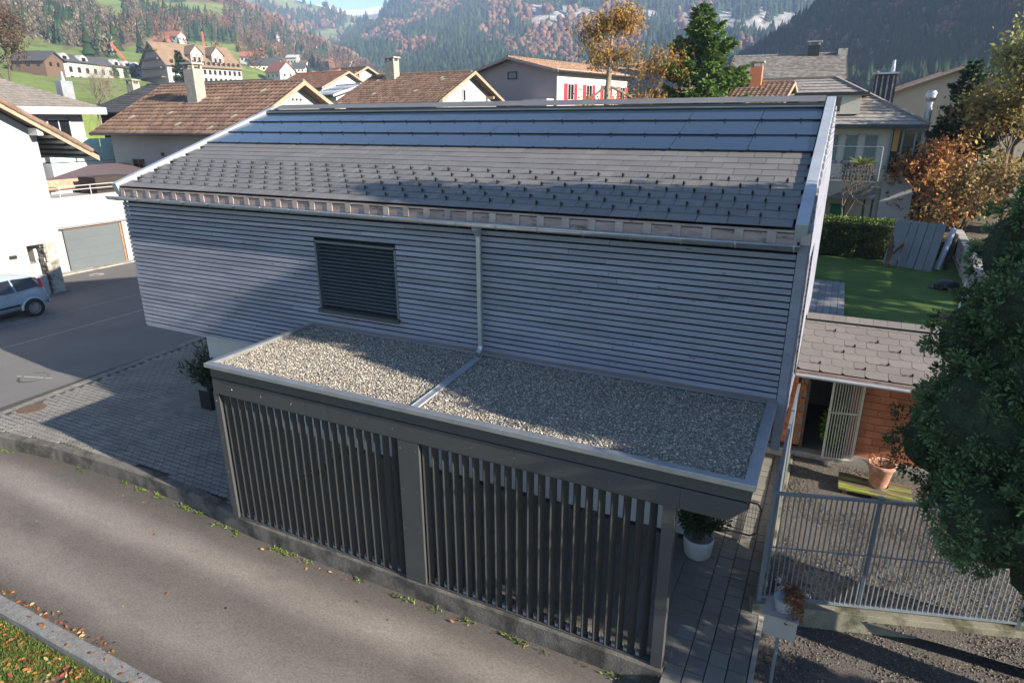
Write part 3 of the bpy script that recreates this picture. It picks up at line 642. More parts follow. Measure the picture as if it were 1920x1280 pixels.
# ================================================================ bar fence and its base wall
F0, FM, F1, FS = np.array([13.33, -.59]), np.array([14.58, -.165]), np.array([16.46, .365]), np.array([13.40, 5.0])
bw = MB()
for p, q in ((F0, F1), (F0, FS)):
    d = (q - p) / np.linalg.norm(q - p); bw.bar((*(p - d * .1), -.22), (*(q + d * .12), -.22), .2, .64) if q is F1 else bw.bar((*(p + d * .12), -.28), (*q, -.28), .14, .64)
o = bw.build('base_wall', 'mossy_concrete', bevel=.01); tag(o, 'low mossy concrete wall carrying the galvanised bar fence', 'wall')
FE = thing('bar_fence', (*F0, .1), 'galvanised steel bar fence around the gravel yard right of the carport', 'fence')
bar = mesh_of(MB().tube((0, 0, .18), (0, 0, 1.80), .0105, .0105, 6), 'fence_bar', 'galvanised')
for p, q, sp in ((F0, F1, .0655), (F0, FS, .085)):
    d = q - p; ln = np.linalg.norm(d); d /= ln
    for i in range(1, int(ln / sp)): piece('fence_bar', bar, FE, (*(p + d * sp * i), 0), (0, 0, 0))
    for z, h in ((.165, .03), (1.815, .035)): MB().bar((*p, z), (*q, z), .045, h).build('rail', 'galvanised', FE)
    MB().bar((*p, .98), (*q, .98), .012, .02).build('mid_rail', 'galvanised', FE)
for p in (F0, FM, F1, FS, (F0 + FS) / 2): MB().box(p[0] - .028, p[0] + .028, p[1] - .028, p[1] + .028, .08, 1.86).build('post', 'galvanised', FE)

# ================================================================ brick annex
AX0, AX1, AY = 12.42, 18.6, 4.36
AN = thing('brick_annex', (15.8, 5.6, 0), 'small orange brick outbuilding with pale shingle roof behind the gravel yard', 'outbuilding')
DX0, DX1 = 13.58, 14.34
wl = MB(); wl.box(AX0, DX0 - .003, AY + .02, AY + .2, .2, 1.98).box(DX1 + .003, AX1, AY + .02, AY + .2, .2, 1.98).box(AX0, AX1, AY + .2 + .001, AY + .25, 1.7, 1.98)
wl.box(AX0, AX0 + .12, AY + .25, 7.0, 0, 1.98).box(AX1 - .12, AX1, AY + .25, 7.0, 0, 1.98).box(AX0 + .121, AX1 - .121, 6.9, 7.0, 0, 1.98); wl.build('wall', 'mortar', AN)
MB().box(DX1, AX1, AY - .03, AY + .2, -.1, .198).box(AX0, DX1 - .002, AY - .12, AY + .1, -.1, .12).build('plinth', 'pale_concrete', AN)
MB().box(AX0 + .12, AX1 - .12, AY + .1, 6.9, -.1, .11).build('floor', 'slab', AN)
MB().box(DX0 - .05, DX0, AY - .01, AY + .2, .12, 1.95).build('door_frame', 'brown_wood', AN)
bmesh_full = mesh_of(MB().box(-.141, .141, -.016, .03, 0, .138), 'brick', 'brick'); bmesh_half = mesh_of(MB().box(-.067, .067, -.016, .03, 0, .138), 'brick', 'brick')
for k in range(12):
    z = .203 + k * .1475; x = DX1 + .02 + (0 if k % 2 else .145) + .141
    if not k % 2: piece('brick', bmesh_half, AN, (DX1 + .02 + .067, AY + .005, z))
    while x < 17.4: 
        if not (16.0 < x < 16.62 and z > 1.2): piece('brick', bmesh_full, AN, (x, AY + .005 + random.uniform(-.002, .002), z))
        x += .2915
    for i in range(4): piece('brick', bmesh_full, AN, (AX0 + .08 + i * .2915 - (.07 if k % 2 else 0) , AY + .005, z)) if AX0 + .08 + i * .2915 < 13.45 else None
wn_ = MB().box(16.0, 16.6, AY + .03, AY + .05, 1.25, 1.8).build('window', 'window_glass', AN)
MB().box(15.93, 15.99, AY - .01, AY + .05, 1.2, 1.86).box(16.6, 16.66, AY - .01, AY + .05, 1.2, 1.86).box(15.93, 16.66, AY - .01, AY + .05, 1.8, 1.86).build('frame', 'white_paint', wn_)
MB().box(15.9, 16.69, AY - .06, AY + .04, 1.17, 1.2).build('sill', 'zinc_matt', wn_)
# annex roof
AE = np.array([0, 3.58, 2.10]); AR = np.array([0, 5.46, 2.62]); AS = (AR - AE); AL = np.linalg.norm(AS); AS /= AL; ANn = np.cross((1, 0, 0), AS); AP = math.atan2(AS[2], AS[1])
ap = lambda x, s, h=0.0: np.array([x, *(AE + AS * s + ANn * h)[1:]])
rf = MB().prism([ap(13.3, 0, -.1), ap(13.3, 0, -.012), ap(13.3, AL, -.012), (13.3, 7.34, 2.09), (13.3, 7.34, 2.0)], (5.6, 0, 0)).build('roof', 'dark_wood', AN)
w, h = .37, .238; c = .06
sh = MB().prism([(-w / 2 + .003, c, 0), (-w / 2 + .003, .30, 0), (w / 2 - .003, .30, 0), (w / 2 - .003, 0, 0), (-w / 2 + c, 0, 0)], (0, 0, .007)); me = mesh_of(sh, 'shingle', 'fibre_shingle')
for k in range(8):
    for i in range(16):
        x = 13.12 + i * w + (w / 2 if k % 2 else 0)
        if 13.1 < x < 18.7: piece('shingle', me, rf, ap(x, k * h + .0, .006 + random.uniform(0, .002)), (AP - .022, 0, 0))
sg2 = mesh_of(MB().box(-.012, .012, -.03, .03, 0, .005).box(-.014, .014, -.03, -.024, 0, .055).obox((0, -.005, .04), (1, 0, 0), (0, .8, -.6), (0, .6, .8), .018, .03, .003), 'snow_guard', 'dark_metal')
for i, (x, k) in enumerate(((13.67, 1), (14.04, 3), (13.86, 6), (14.41, 1), (14.78, 2), (14.6, 5), (15.15, 1), (14.97, 4), (15.71, 3), (15.52, 6), (14.22, 4), (16.2, 2))): piece('snow_guard', sg2, rf, ap(x, k * h + .02, .022), (AP, 0, 0))
me = mesh_of(MB().box(-.118, .118, 0, .24, -.005, .005), 'ridge_plate', 'fibre_shingle')
for i in range(23): piece('ridge_plate', me, rf, ap(13.43 + i * .241, AL - .2, .055), (AP, 0, 0))
MB().box(13.3, 18.9, 3.56, 3.60, 1.99, 2.085).build('eave_board', 'eave_timber', rf)
MB().tube((13.3, 3.52, 2.0), (18.9, 3.52, 2.0), .035, .035, 10).build('gutter', 'zinc_matt', AN)
# sliding bar grille in front of the doorway
GR_ = thing('bar_grille', (14.6, 4.2, .1), 'cream steel bar gate standing open before the orange brick wall', 'gate')
ga, gb = np.array([13.98, 4.18]), np.array([14.50, 4.29]); me = mesh_of(MB().box(-.008, .008, -.008, .008, .13, 1.93), 'bar', 'grille_white')
for i in range(12): q = ga + (gb - ga) * (i / 11) ** .92; piece('bar', me, GR_, (q[0], q[1], 0))
for z in (.12, 1.1, 1.93): MB().bar((*ga, z), (*gb, z), .03, .03).build('rail', 'grille_white', GR_)
for q in (ga, gb): MB().box(q[0] - .022, q[0] + .022, q[1] - .022, q[1] + .022, .1, 1.96).build('stile', 'grille_white', GR_)
# leafy green plant behind the gate
def bush(name, label, c, r, n, col, size, mt='foliage', cat='shrub', group=None, asp=2.0, up=.4, seed=1, pot=None, stems=True):
    rng = np.random.default_rng(seed); d = rng.normal(0, 1, (n, 3)); d /= np.linalg.norm(d, axis=1, keepdims=True); rad = rng.uniform(.35, 1, n) ** .6
    P = np.array(c) + d * np.array(r) * rad[:, None]; D = d + np.array([0, 0, up]); V, F = leaf_quads(P, D, size, asp, .5, rng)
    cc = np.array(col) * rng.uniform(.55, 1.4, (n, 1)) * (1 + rng.normal(0, .08, (n, 3))); t = thing(name, (c[0], c[1], c[2] - r[2]), label, cat, group)
    np_mesh('foliage', V, F, mt, t, np.repeat(np.clip(cc, 0, 1), 4, 0))
    if stems:
        segs = [((c[0] + rng.normal(0, .03), c[1] + rng.normal(0, .03), c[2] - r[2] - .15), tuple(np.array(c) + rng.normal(0, .4, 3) * np.array(r)), .012, .005) for _ in range(9)]
        V, F = tubes_np(segs); np_mesh('stems', V, F, 'bark', t)
    return t
bush('leafy_shrub', 'bright lime green shrub standing behind the cream bar gate', (14.12, 4.62, .62), (.2, .2, .5), 900, (.16, .28, .02), .09, seed=2)
# terracotta pot with withered plant, on the mossy pallet
PL = thing('mossy_pallet', (14.87, 3.38, .0), 'low platform of dark planks overgrown with bright moss', 'platform')
for i in range(6): MB().box(14.28, 15.46, 3.06 + i * .105, 3.06 + i * .105 + .097, .10 + .004 * (i % 2), .135 + .004 * (i % 2)).build('plank', 'mossy_plank', PL, bevel=.004)
for x in (14.4, 14.87, 15.34): MB().box(x - .04, x + .04, 3.08, 3.66, .0, .10).build('bearer', 'brown_wood', PL)
PT = thing('flower_pot', (14.93, 3.45, .14), 'weathered terracotta pot with a withered plant on the mossy platform', 'pot')
MB().lathe([(0, 0), (.135, 0), (.145, .02), (.20, .36), (.225, .37), (.235, .44), (.225, .455), (.20, .45), (.195, .40), (0, .38)], (14.93, 3.45, .14), 28).build('pot', 'terracotta', PT, smooth=True)
MB().lathe([(0, .0), (.17, .0), (.18, .02)], (14.93, 3.45, .137), 24).build('saucer', 'zinc_matt', PT)
rng = np.random.default_rng(5); n = 70; P = np.array([14.93, 3.45, .53]) + rng.normal(0, .07, (n, 3)) * (1, 1, .2); V, F = leaf_quads(P, rng.normal(0, 1, (n, 3)) * (1, 1, .4) + (0, 0, .3), .2, 9, .3, rng)
np_mesh('withered_leaves', V, F, 'foliage', PT, np.repeat(np.array((.16, .1, .06)) * rng.uniform(.5, 1.5, (n, 1)), 4, 0))
# grey box on a post with a trailing succulent
MBX = thing('post_planter', (13.62, -1.72, -.2), 'pale grey box on a slim post with reddish trailing plant on top', 'planter')
px_, py_ = 13.63, -1.72
MB().tube((px_, py_, -.25), (px_, py_, .64), .022, .022, 10).build('post', 'galvanised', MBX)
MB().box(px_ - .18, px_ + .18, py_ - .15, py_ + .15, .64, .92).box(px_ - .195, px_ + .195, py_ - .17, py_ + .15, .921, .935).build('box', 'grey_box', MBX, bevel=.006)
MB().lathe([(0, 0), (.10, 0), (.125, .16), (.115, .165), (0, .14)], (px_ + .01, py_ + .03, .936), 18).build('bowl', 'zinc_matt', MBX)
rng = np.random.default_rng(8); n = 2400; t = rng.uniform(0, 1, n); a = rng.normal(.25, .75, n); rr = .05 + .17 * t
P = np.stack([px_ + .01 + rr * np.cos(a), py_ + .03 + rr * np.sin(a), 1.12 + .06 * np.sin(t * 3) - .26 * t ** 2.2 * (rng.uniform(0, 1, n) < .75) + rng.normal(0, .015, n)], 1); V, F = leaf_quads(P, rng.normal(0, 1, (n, 3)), .034, 1.5, .3, rng)
pal = np.array([(.26, .08, .05), (.30, .13, .07), (.16, .14, .04), (.30, .17, .11)]); np_mesh('trailing_plant', V, F, 'foliage', MBX, np.repeat(pal[rng.integers(0, 4, n)] * rng.uniform(.6, 1.2, (n, 1)), 4, 0))
# boulders in the yard corner
for i, (x, y, r) in enumerate(((13.60, -.18, .075), (13.70, -.08, .06), (13.55, .02, .055), (13.80, -.26, .065), (13.95, -.16, .045))):
    V = []; b = MB().lathe([(0.001, -1), (.6, -.75), (.95, -.2), (.9, .35), (.5, .85), (.001, 1)], n=9)
    b.v = [(x + r * v[0] * (1 + .25 * fbm(v[0] * 2 + i, v[1] * 2, v[2])), y + r * v[1] * (1 + .25 * fbm(v[0], v[1] * 2 + i, v[2])), .05 + r * .7 * v[2]) for v in b.v]
    o = b.build('boulder', 'rock_white'); tag(o, ('largest pale boulder in the yard corner behind the bar fence', 'pale boulder touching the largest one in the fence corner', 'small pale boulder nearest the side fence in the yard corner', 'pale boulder at the foot of the front bars', 'smallest pale boulder, rightmost of the corner cluster')[i], 'stone', 'boulders in the yard corner')
# potted oleanders
def oleander(loc, pot, label, R, Hh, zc, seed):
    x, y, z = loc; t = thing('potted_oleander', loc, label, 'potted plant', 'potted oleanders by the white wall')
    if pot == 'square':
        MB().prism([(x - .19, y - .19, z), (x + .19, y - .19, z), (x + .19, y + .19, z), (x - .19, y + .19, z)], (0, 0, .5)).build('pot', 'black_plastic', t, bevel=.01)
    else: MB().lathe([(0, 0), (.15, 0), (.2, .06), (.235, .3), (.23, .37), (.21, .37), (.2, .33), (0, .32)], loc, 24).build('pot', 'white_pot', t, smooth=True)
    rng = np.random.default_rng(seed); P = []; D = []; segs = []
    for i in range(46):
        a = rng.uniform(0, 6.28); r = R * rng.uniform(.1, 1); tip = np.array([x + r * math.cos(a), y + r * math.sin(a), z + zc + Hh * rng.uniform(.35, 1) * (1 - .35 * (r / R) ** 2)])
        b0 = np.array([x + rng.normal(0, .04), y + rng.normal(0, .04), z + zc - .1]); mid = (b0 + tip) / 2 + np.array([0, 0, .08]); segs += [(b0, mid, .008, .006), (mid, tip, .006, .003)]
        for k in range(46):
            s = rng.uniform(.25, 1); q = b0 * (1 - s) ** 2 + 2 * s * (1 - s) * mid + s * s * tip; P.append(q); D.append((tip - b0) / np.linalg.norm(tip - b0) * .6 + rng.normal(0, .7, 3))
    P = np.array(P); V, F = leaf_quads(P, np.array(D), .15, 6, .2, rng); n = len(P)
    np_mesh('leaves', V, F, 'foliage', t, np.repeat(np.array((.028, .055, .02)) * rng.uniform(.5, 1.7, (n, 1)), 4, 0)); V, F = tubes_np(segs, 4); np_mesh('stems', V, F, 'bark', t)
oleander((.70, .80, -.06), 'square', 'bushy oleander in a black square planter at the corner of the white wall', .62, 1.15, .55, 11)
oleander((12.33, .22, -.06), 'round', 'dark oleander in a round pale pot at the right end of the carport', .42, .75, .42, 12)

# ================================================================ yew
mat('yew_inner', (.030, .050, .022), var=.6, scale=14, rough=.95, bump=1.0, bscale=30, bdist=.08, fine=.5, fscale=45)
def yew(c, label):
    rng = np.random.default_rng(21); t = thing('yew_tree', (c[0], c[1], -.2), label, 'tree'); cl = []
    # lobes: offset x, y, bottom, top, radius
    lobes = [(.1, .1, 2.6, 10.0, 1.45), (-1.15, .0, 2.3, 6.6, 1.05), (-1.1, -.7, 1.85, 4.7, 1.02), (-.75, .7, 1.7, 6.0, .9), (-.2, -1.1, 1.9, 6.9, 1.0), (.9, -.5, 1.9, 8.2, 1.2), (.5, .8, 1.6, 8.4, 1.1), (-.3, .25, 4.5, 9.2, .95), (-1.6, .25, 2.1, 4.2, .7), (-1.15, .75, 1.6, 3.4, .65), (-.95, -.2, 1.75, 3.2, .95), (-.1, -.6, 1.85, 3.4, 1.1), (-1.5, -.35, 2.7, 5.4, .75)]
    def lob(u):
        prof = (1 - abs(2 * u - .8) ** 2.4 / 1.55) if u > .4 else (1 - ((.4 - u) / .4) ** 2.6 * .75); return max(.08, min(prof, 1 if u < .55 else 1 - ((u - .55) / .45) ** 1.6 * .9))
    core = MB(); tint = []
    for lx, ly, z0, z1, R in lobes:
        core.lathe([(.01, z0 + .3)] + [(R * .55 * lob(u), z0 + .3 + (z1 - z0 - .7) * u) for u in np.linspace(.02, .98, 9)] + [(.01, z1 - .4)], (c[0] + lx, c[1] + ly, 0), 10)
        k = int(4.4 * R * (z1 - z0)) + 3; off = rng.uniform(0, 6.28)
        for i in range(k):
            u = (i + rng.uniform(.2, .8)) / k; a = off + i * 2.399 + rng.normal(0, .25); rs = rng.uniform(.30, .5) * (.75 if u > .8 else 1); r = max(0, R * lob(u) - rs * .75); z = z0 + rs * .7 + u * (z1 - z0 - rs * 1.5); hz_ = rs * rng.uniform(1.1, 1.6)
            cc_ = np.array([c[0] + lx + r * math.cos(a), c[1] + ly + r * math.sin(a), z]); core.lathe([(.01, -hz_ * .8), (rs * .6, -hz_ * .5), (rs * .78, 0), (rs * .58, hz_ * .5), (.01, hz_ * .8)], cc_, 8); tn = rng.uniform(.7, 1.35)
            for _ in range(int(46 * (rs / .4) ** 2)):
                v = rng.normal(0, 1, 3); v /= np.linalg.norm(v)
                if v[0] * math.cos(a) + v[1] * math.sin(a) < -.35: continue
                q = cc_ + v * (rs, rs, hz_) * rng.uniform(.86, 1.02); cl.append((*q, rng.uniform(.07, .13), v[0], v[1], v[2])); tint.append(tn)
    cl = np.array(cl); n = 58; m = len(cl); d = rng.normal(0, 1, (m, n, 3)) + cl[:, None, 4:7] * 1.0; d[:, :, 2] += .35; d /= np.linalg.norm(d, axis=2, keepdims=True)
    rad = rng.uniform(.2, 1, (m, n, 1)); P = (cl[:, None, :3] + d * (cl[:, None, 3:4] * rad)).reshape(-1, 3); D = d.reshape(-1, 3)
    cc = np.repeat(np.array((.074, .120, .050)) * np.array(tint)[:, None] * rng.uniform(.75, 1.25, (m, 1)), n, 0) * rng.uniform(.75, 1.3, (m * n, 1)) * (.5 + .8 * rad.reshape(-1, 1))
    hid = np.repeat((cl[:, 2] > 6.4) | (cl[:, 5] > .6) | (cl[:, 4] > .8), n); sz = np.where(hid, .075, .043); keep = ~hid | (rng.uniform(0, 1, len(hid)) < .2)
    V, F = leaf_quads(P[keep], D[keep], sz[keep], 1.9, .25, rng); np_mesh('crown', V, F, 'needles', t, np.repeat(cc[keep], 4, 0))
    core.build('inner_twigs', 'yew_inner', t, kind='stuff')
    segs = [((c[0], c[1], -.3), (c[0], c[1], 3), .2, .17), ((c[0], c[1], 3), (c[0], c[1], 9), .17, .04)]
    for lx, ly, z0, z1, R in lobes[1:]: segs += [((c[0], c[1], .6 + z0 * .3), (c[0] + lx * .8, c[1] + ly * .8, z0 + .8), .09, .06), ((c[0] + lx * .8, c[1] + ly * .8, z0 + .8), (c[0] + lx, c[1] + ly, z1 - .6), .06, .02)]
    V, F = tubes_np(segs, 6); np_mesh('trunk', V, F, 'bark', t, smooth=True)
yew((16.9, -.85), 'tall dark green clumpy yew towering over the bar fence at the right')

# ================================================================ garden behind the annex
DK = thing('garden_deck', (13.6, 17.5, 0), 'grey plank deck at the edge of the lawn beside the house', 'deck')
for i in range(10): MB().box(12.05 + i * .226, 12.05 + i * .226 + .215, 8.6, 20.5 + .05 * (i % 3), .06, .1).build('plank', 'deck_plank', DK, bevel=.004)
# clipped hedge
def hedge(name, label, p, q, w, h, n, col, seed, leaf=.11):
    rng = np.random.default_rng(seed); p, q = np.array(p, float), np.array(q, float); d = q - p; ln = np.linalg.norm(d); d /= ln; nrm = np.array([-d[1], d[0]])
    s = rng.uniform(0, ln, n); face = rng.uniform(0, 1, n); y = np.where(face < .65, -w / 2 + rng.normal(0, .05, n), rng.uniform(-w / 2, w / 2, n)); z = np.where(face < .65, rng.uniform(.03, h, n), h + rng.normal(0, .05, n))
    bump = np.array([fbm(a * 1.3, b * 1.5, seed) for a, b in zip(s, z)]) * .14; y = y - bump * (face < .65); P = np.stack([p[0] + d[0] * s + nrm[0] * y, p[1] + d[1] * s + nrm[1] * y, z], 1)
    D = np.where((face < .65)[:, None], np.array([-nrm[0], -nrm[1], .35])[None], np.array([0, 0, 1.])[None]); V, F = leaf_quads(P, D, leaf, 1.7, .6, rng); c = np.array(col) * rng.uniform(.5, 1.5, (n, 1)) * (1 + 1.2 * bump[:, None])
    t = thing(name, (*((p + q) / 2), 0), label, 'hedge'); np_mesh('foliage', V, F, 'foliage', t, np.repeat(c, 4, 0))
    MB().bar((*p, h * .46), (*q, h * .46), w * .72, h * .86).build('inner_twigs', 'dark_wood', t)
hedge('clipped_hedge', 'dense clipped green hedge along the far edge of the shaded lawn', (8, 27.7), (16.2, 27.2), .9, 1.75, 16000, (.075, .12, .02), 31)
hedge('clipped_hedge', 'lower loose hedge behind the stone wall right of the leaning slabs', (17.9, 28.5), (27, 29.5), .8, .9, 6000, (.07, .09, .025), 32)
# leaning grey slabs
SP = thing('leaning_slabs', (16.8, 25.3, 0), 'row of large grey concrete slabs leaning together on the lawn', 'slabs')
b0, b1 = np.array([15.85, 25.9, 0]), np.array([17.75, 24.8, 0]); tp0, tp1 = np.array([16.2, 26.4, 2.05]), np.array([18.05, 25.6, 2.0])
for i in range(5):
    a, b = (0, .3) if i == 0 else (.3 + .175 * (i - 1), .3 + .175 * i); b -= .012; off = np.array([.006, -.03, 0]) * (i % 2)
    MB().prism([b0 + (b1 - b0) * a + off, b0 + (b1 - b0) * b + off, tp0 + (tp1 - tp0) * b + off, tp0 + (tp1 - tp0) * a + off], (.05, .09, -.02)).build('slab', 'grey_slab', SP, bevel=.01)
RP = thing('rusty_sculpture', (16.05, 25.3, 0), 'rust brown iron post figure standing before the leaning grey slabs', 'sculpture')
MB().box(15.93, 16.15, 25.1, 25.3, 0, .95).build('pedestal', 'rust', RP, bevel=.03); MB().box(15.9, 16.2, 25.06, 25.34, .95, 1.0).build('cap', 'rust', RP)
MB().lathe([(0, 0), (.09, .02), (.11, .15), (.05, .3), (.06, .42), (0, .5)], (16.04, 25.2, 1.0), 10).build('figure', 'rust', RP); MB().tube((16.15, 25.2, .6), (16.5, 25.1, 1.1), .05, .07, 7).build('arm', 'rust', RP)
o = MB().tube((18.0, 25.3, 0), (18.45, 26.3, 1.75), .12, .12, 14).build('leaning_pipe', 'zinc_matt'); tag(o, 'grey metal pipe leaning beside the stacked slabs', 'pipe')
o = MB().tube((18.35, 25.6, 0), (18.6, 26.4, 1.5), .1, .1, 10).build('leaning_post', 'dark_wood'); tag(o, 'dark timber post leaning right of the grey metal pipe', 'post')
o = bumpy('garden_bank', 18.8, 40, 8, 60, .25, 'soil', .1, .8); tag(o, kind='structure')
GW = thing('garden_wall', (19.0, 25, 0), 'low pale stone wall running along the right edge of the lawn', 'wall')
rng = random.Random(3)
for i in range(14):
    for k in range(3):
        y = 19.8 + i * .82 + (.4 if k % 2 else 0); x = 18.55 + .055 * (y - 19.8); MB().box(x + rng.uniform(-.03, .03), x + .38, y, y + .8, k * .36, k * .36 + .35).build('wall_stone', 'stone_block', GW, bevel=.03)
# robotic mower
MW = thing('robot_mower', (17.95, 21.5, 0), 'black robotic lawn mower parked on the shaded lawn', 'lawn mower')
V = []; n = 12; L_ = .46; st = [(-1, .25, .12), (-.9, .62, .2), (-.5, .95, .3), (0, 1, .32), (.5, .92, .27), (.85, .7, .2), (1, .35, .14)]
for s, w, h in st:
    for i in range(n):
        a = math.pi * i / (n - 1); V.append((17.95 + s * L_ * .97 , 21.5 + math.cos(a) * w * .3 + s * .12, .08 + max(0, math.sin(a)) ** .6 * h))
F = [(i * n + j, (i + 1) * n + j, (i + 1) * n + j + 1, i * n + j + 1) for i in range(len(st) - 1) for j in range(n - 1)] + [tuple(range(n)), tuple(range((len(st) - 1) * n, len(st) * n))]
MB().add(V, F).build('shell', 'black_plastic', MW, smooth=True)
for x, y, r in ((17.7, 21.2, .13), (17.7, 21.78, .13), (18.25, 21.3, .07), (18.25, 21.85, .07)): MB().tube((x, y - .03, r), (x, y + .03, r), r, r, 14).build('wheel', 'tyre', MW)
MB().box(17.35, 17.6, 21.3, 21.7, .0, .05).build('charging_plate', 'black_plastic', MW)
# staked sapling and mulch
SPG = thing('young_sapling', (18.0, 17.0, 0), 'thin leafless sapling with white stakes in a patch of bark mulch', 'sapling')
MB().tube((17.8, 17.2, 0), (17.95, 17.9, 1.1), .03, .025, 7).build('stake', 'white_paint', SPG); MB().tube((18.35, 17.6, 0), (18.5, 18.1, 1.05), .03, .025, 7).build('stake', 'white_paint', SPG)
segs = [((18.1, 17.3, 0), (18.15, 17.4, .8), .025, .018)] + [((18.15, 17.4, .5 + .1 * i), (18.15 + math.cos(i * 2.2) * .45, 17.4 + math.sin(i * 2.2) * .45, 1.0 + .12 * i), .012, .004) for i in range(7)]
V, F = tubes_np(segs); np_mesh('stems', V, F, 'pale_bark', SPG)
mu = MB(); rng = random.Random(9)
for i in range(160): a = rng.uniform(0, 6.28); r = .75 * math.sqrt(rng.random()); mu.obox((17.7 + r * math.cos(a), 16.7 + r * math.sin(a) * .8, .015), (math.cos(a * 3), math.sin(a * 3), 0), (-math.sin(a * 3), math.cos(a * 3), 0), (0, 0, 1), .06, .02, .008)
mu.build('bark_mulch', 'brown_wood', SPG, kind='stuff')
# ================================================================ white house at the left edge
XW = -14.2
LH = thing('white_house', (-19, 1.4, -.1), 'bright white rendered house with tiled gable roof at the left edge', 'house')
def zroof(y): return 6.9 - .63 * (y - 5.3)
RY = 1.4; zrg = zroof(RY) - .12
poly = [(XW, -3.5, -.1), (XW, 5.03, -.1), (XW, 5.03, 1.95), (XW, 6.31, 1.95), (XW, 6.31, zroof(6.31) - .12), (XW, RY, zrg), (XW, -3.5, zroof(6.31) - .12)]
MB().prism(poly, (-13, 0, 0)).build('wall', 'bright_render', LH)
XO = XW + .75
def slope(name, m, y0, y1, th, x0, x1, dz=0.0, mirror=False):
    f = (lambda y: 2 * RY - y) if mirror else (lambda y: y)
    z0, z1 = zroof(y0) + dz, zroof(y1) + dz
    return MB().prism([(x0, f(y0), z0), (x0, f(y1), z1), (x0, f(y1), z1 - th), (x0, f(y0), z0 - th)], (x1 - x0, 0, 0)).build(name, m, LH)
slope('roof_boards', 'brown_wood', RY, 8.05, .07, XO - .1, XW - 13.5); slope('roof_boards', 'brown_wood', RY, 8.05, .07, XO - .1, XW - 13.5, 0, True)
slope('verge_board', 'verge_wood', RY, 8.1, .2, XO, XO - .06, .04); slope('verge_board', 'verge_wood', RY, 8.1, .2, XO, XO - .06, .04, True)
for i in range(5): y = 6.6 + .33 * i; MB().bar((XO - .12, y, zroof(y) - .14), (XW - 4, y, zroof(y) - .14), .07, .1).build('rafter_tail', 'white_paint', LH)
MB().bar((XO - .15, 6.15, zroof(6.15) - .24), (XW - .3, 6.15, zroof(6.15) - .24), .2, .26).build('purlin_end', 'white_render', LH)
TILE_COL = dict(brown_tile=(.185, .112, .076), red_tile=(.22, .115, .075), grey_tile=(.19, .17, .155), grey_tile_pale=(.25, .225, .205), dark_roof=(.06, .06, .063), zinc_matt=(.40, .42, .45))
def pantile(parent, name, m, P, u, s, n, ln, wd, tw=.32, tl=.40, amp=.035, lift=.05, kind='stuff'):
    """tiled slope of separate tiles: P lower left corner, u along the eave, s up the slope, n normal"""
    P, u, s, n = map(lambda v: np.array(v, float), (P, u, s, n)); nc = max(2, int(round(ln / tw))); nr = max(2, int(round(wd / tl))); q = 5 if amp else 2; a = np.linspace(0, 1, q); hs = amp * (.5 + .5 * np.cos(2 * np.pi * a)) if amp else np.zeros(q)
    V = []; C = []; F = []; b = 0; base = np.array(TILE_COL[m]); dx, dy = ln / nc, wd / nr
    for r in range(nr):
        for c in range(nc):
            off = (.5 * dx if (r % 2 and not amp) else 0); x = c * dx + a * dx * .985 + off; x = np.minimum(x, ln); j = RNG.uniform(-.006, .006); rows = ((r * dy, -.01), (r * dy, lift + j), (min(wd, (r + 1.06) * dy), .006))
            for t, l in rows: V.append(P + u * x[:, None] + s * t + n * ((hs if l > -.005 else 0) + l + np.zeros(q))[:, None])
            col = base * RNG.uniform(.68, 1.3); 
            if amp and RNG.random() < .03: col = np.array((.38, .32, .24)) * RNG.uniform(.7, 1.1)
            C.append(np.tile(col, (3 * q, 1)))
            for k in range(2): F += [(b + k * q + i, b + k * q + i + 1, b + (k + 1) * q + i + 1, b + (k + 1) * q + i) for i in range(q - 1)]
            b += 3 * q
    o = np_mesh(name, np.concatenate(V), F, 'tile_pieces', parent, np.concatenate(C)); o['kind'] = kind; return o
sv = np.array([0, -1, .63]); sv /= np.linalg.norm(sv); sn = np.array([0, .63, 1]); sn /= np.linalg.norm(sn)
pantile(LH, 'roof_tiles', 'brown_tile', (XW - 13.5, 8.1, zroof(8.1) + .05), (1, 0, 0), sv, sn, 13.5 + .7, 7.9)
me = mesh_of(MB().tube((-.0, 0, 0), (0, .36, -.227), .11, .095, 10), 'verge_tile', 'brown_tile')
for i in range(19): y = RY + .34 * i; piece('verge_tile', me, LH, (XO - .02, y, zroof(y) + .1))
# ground floor: step, pillar of stone, house number, garage behind
LS = MB().box(XW - 1.6, XW + .02, 5.032, 5.35, 0.75, 1.25).box(XW - 1.6, XW + .021, 5.032, 5.5, -.1, .75).build('stair_parapet', 'bright_render', LH)
MB().box(XW - 1.8, XW - .6, 5.55, 5.9, -.1, 1.94).build('inner_wall', 'white_render', LH)
o = MB().box(XW + .004, XW + .03, 4.36, 4.62, 1.55, 1.68).build('number_plate', 'dark_metal', LH)
o = MB().box(XW + .004, XW + .05, 4.0, 4.08, .6, .68).build('wall_tap', 'dark_metal', LH)
PIL = MB().box(XW - .42, XW - .02, 5.72, 6.1, -.1, 1.95).build('pillar', 'pale_concrete', LH)
rng = random.Random(4)
for k in range(11):
    z = -.08 + k * .185; y = 5.72 - .06; hgt = .17
    MB().box(XW - .46, XW - .46 + .22 + .1 * (k % 2), 5.64 + rng.uniform(-.03, .02), 5.74, z, z + hgt).build('stone', 'stone_block', PIL, bevel=.02)
    MB().box(XW - .2 + .1 * (k % 2), XW + .0, 5.64 + rng.uniform(-.03, .02), 5.74, z, z + hgt).build('stone', 'stone_block', PIL, bevel=.02)
MB().box(XW - 1.0, XW + .1, 4.9, 6.2, -.12, -.06).build('doorstep', 'slab', LH)
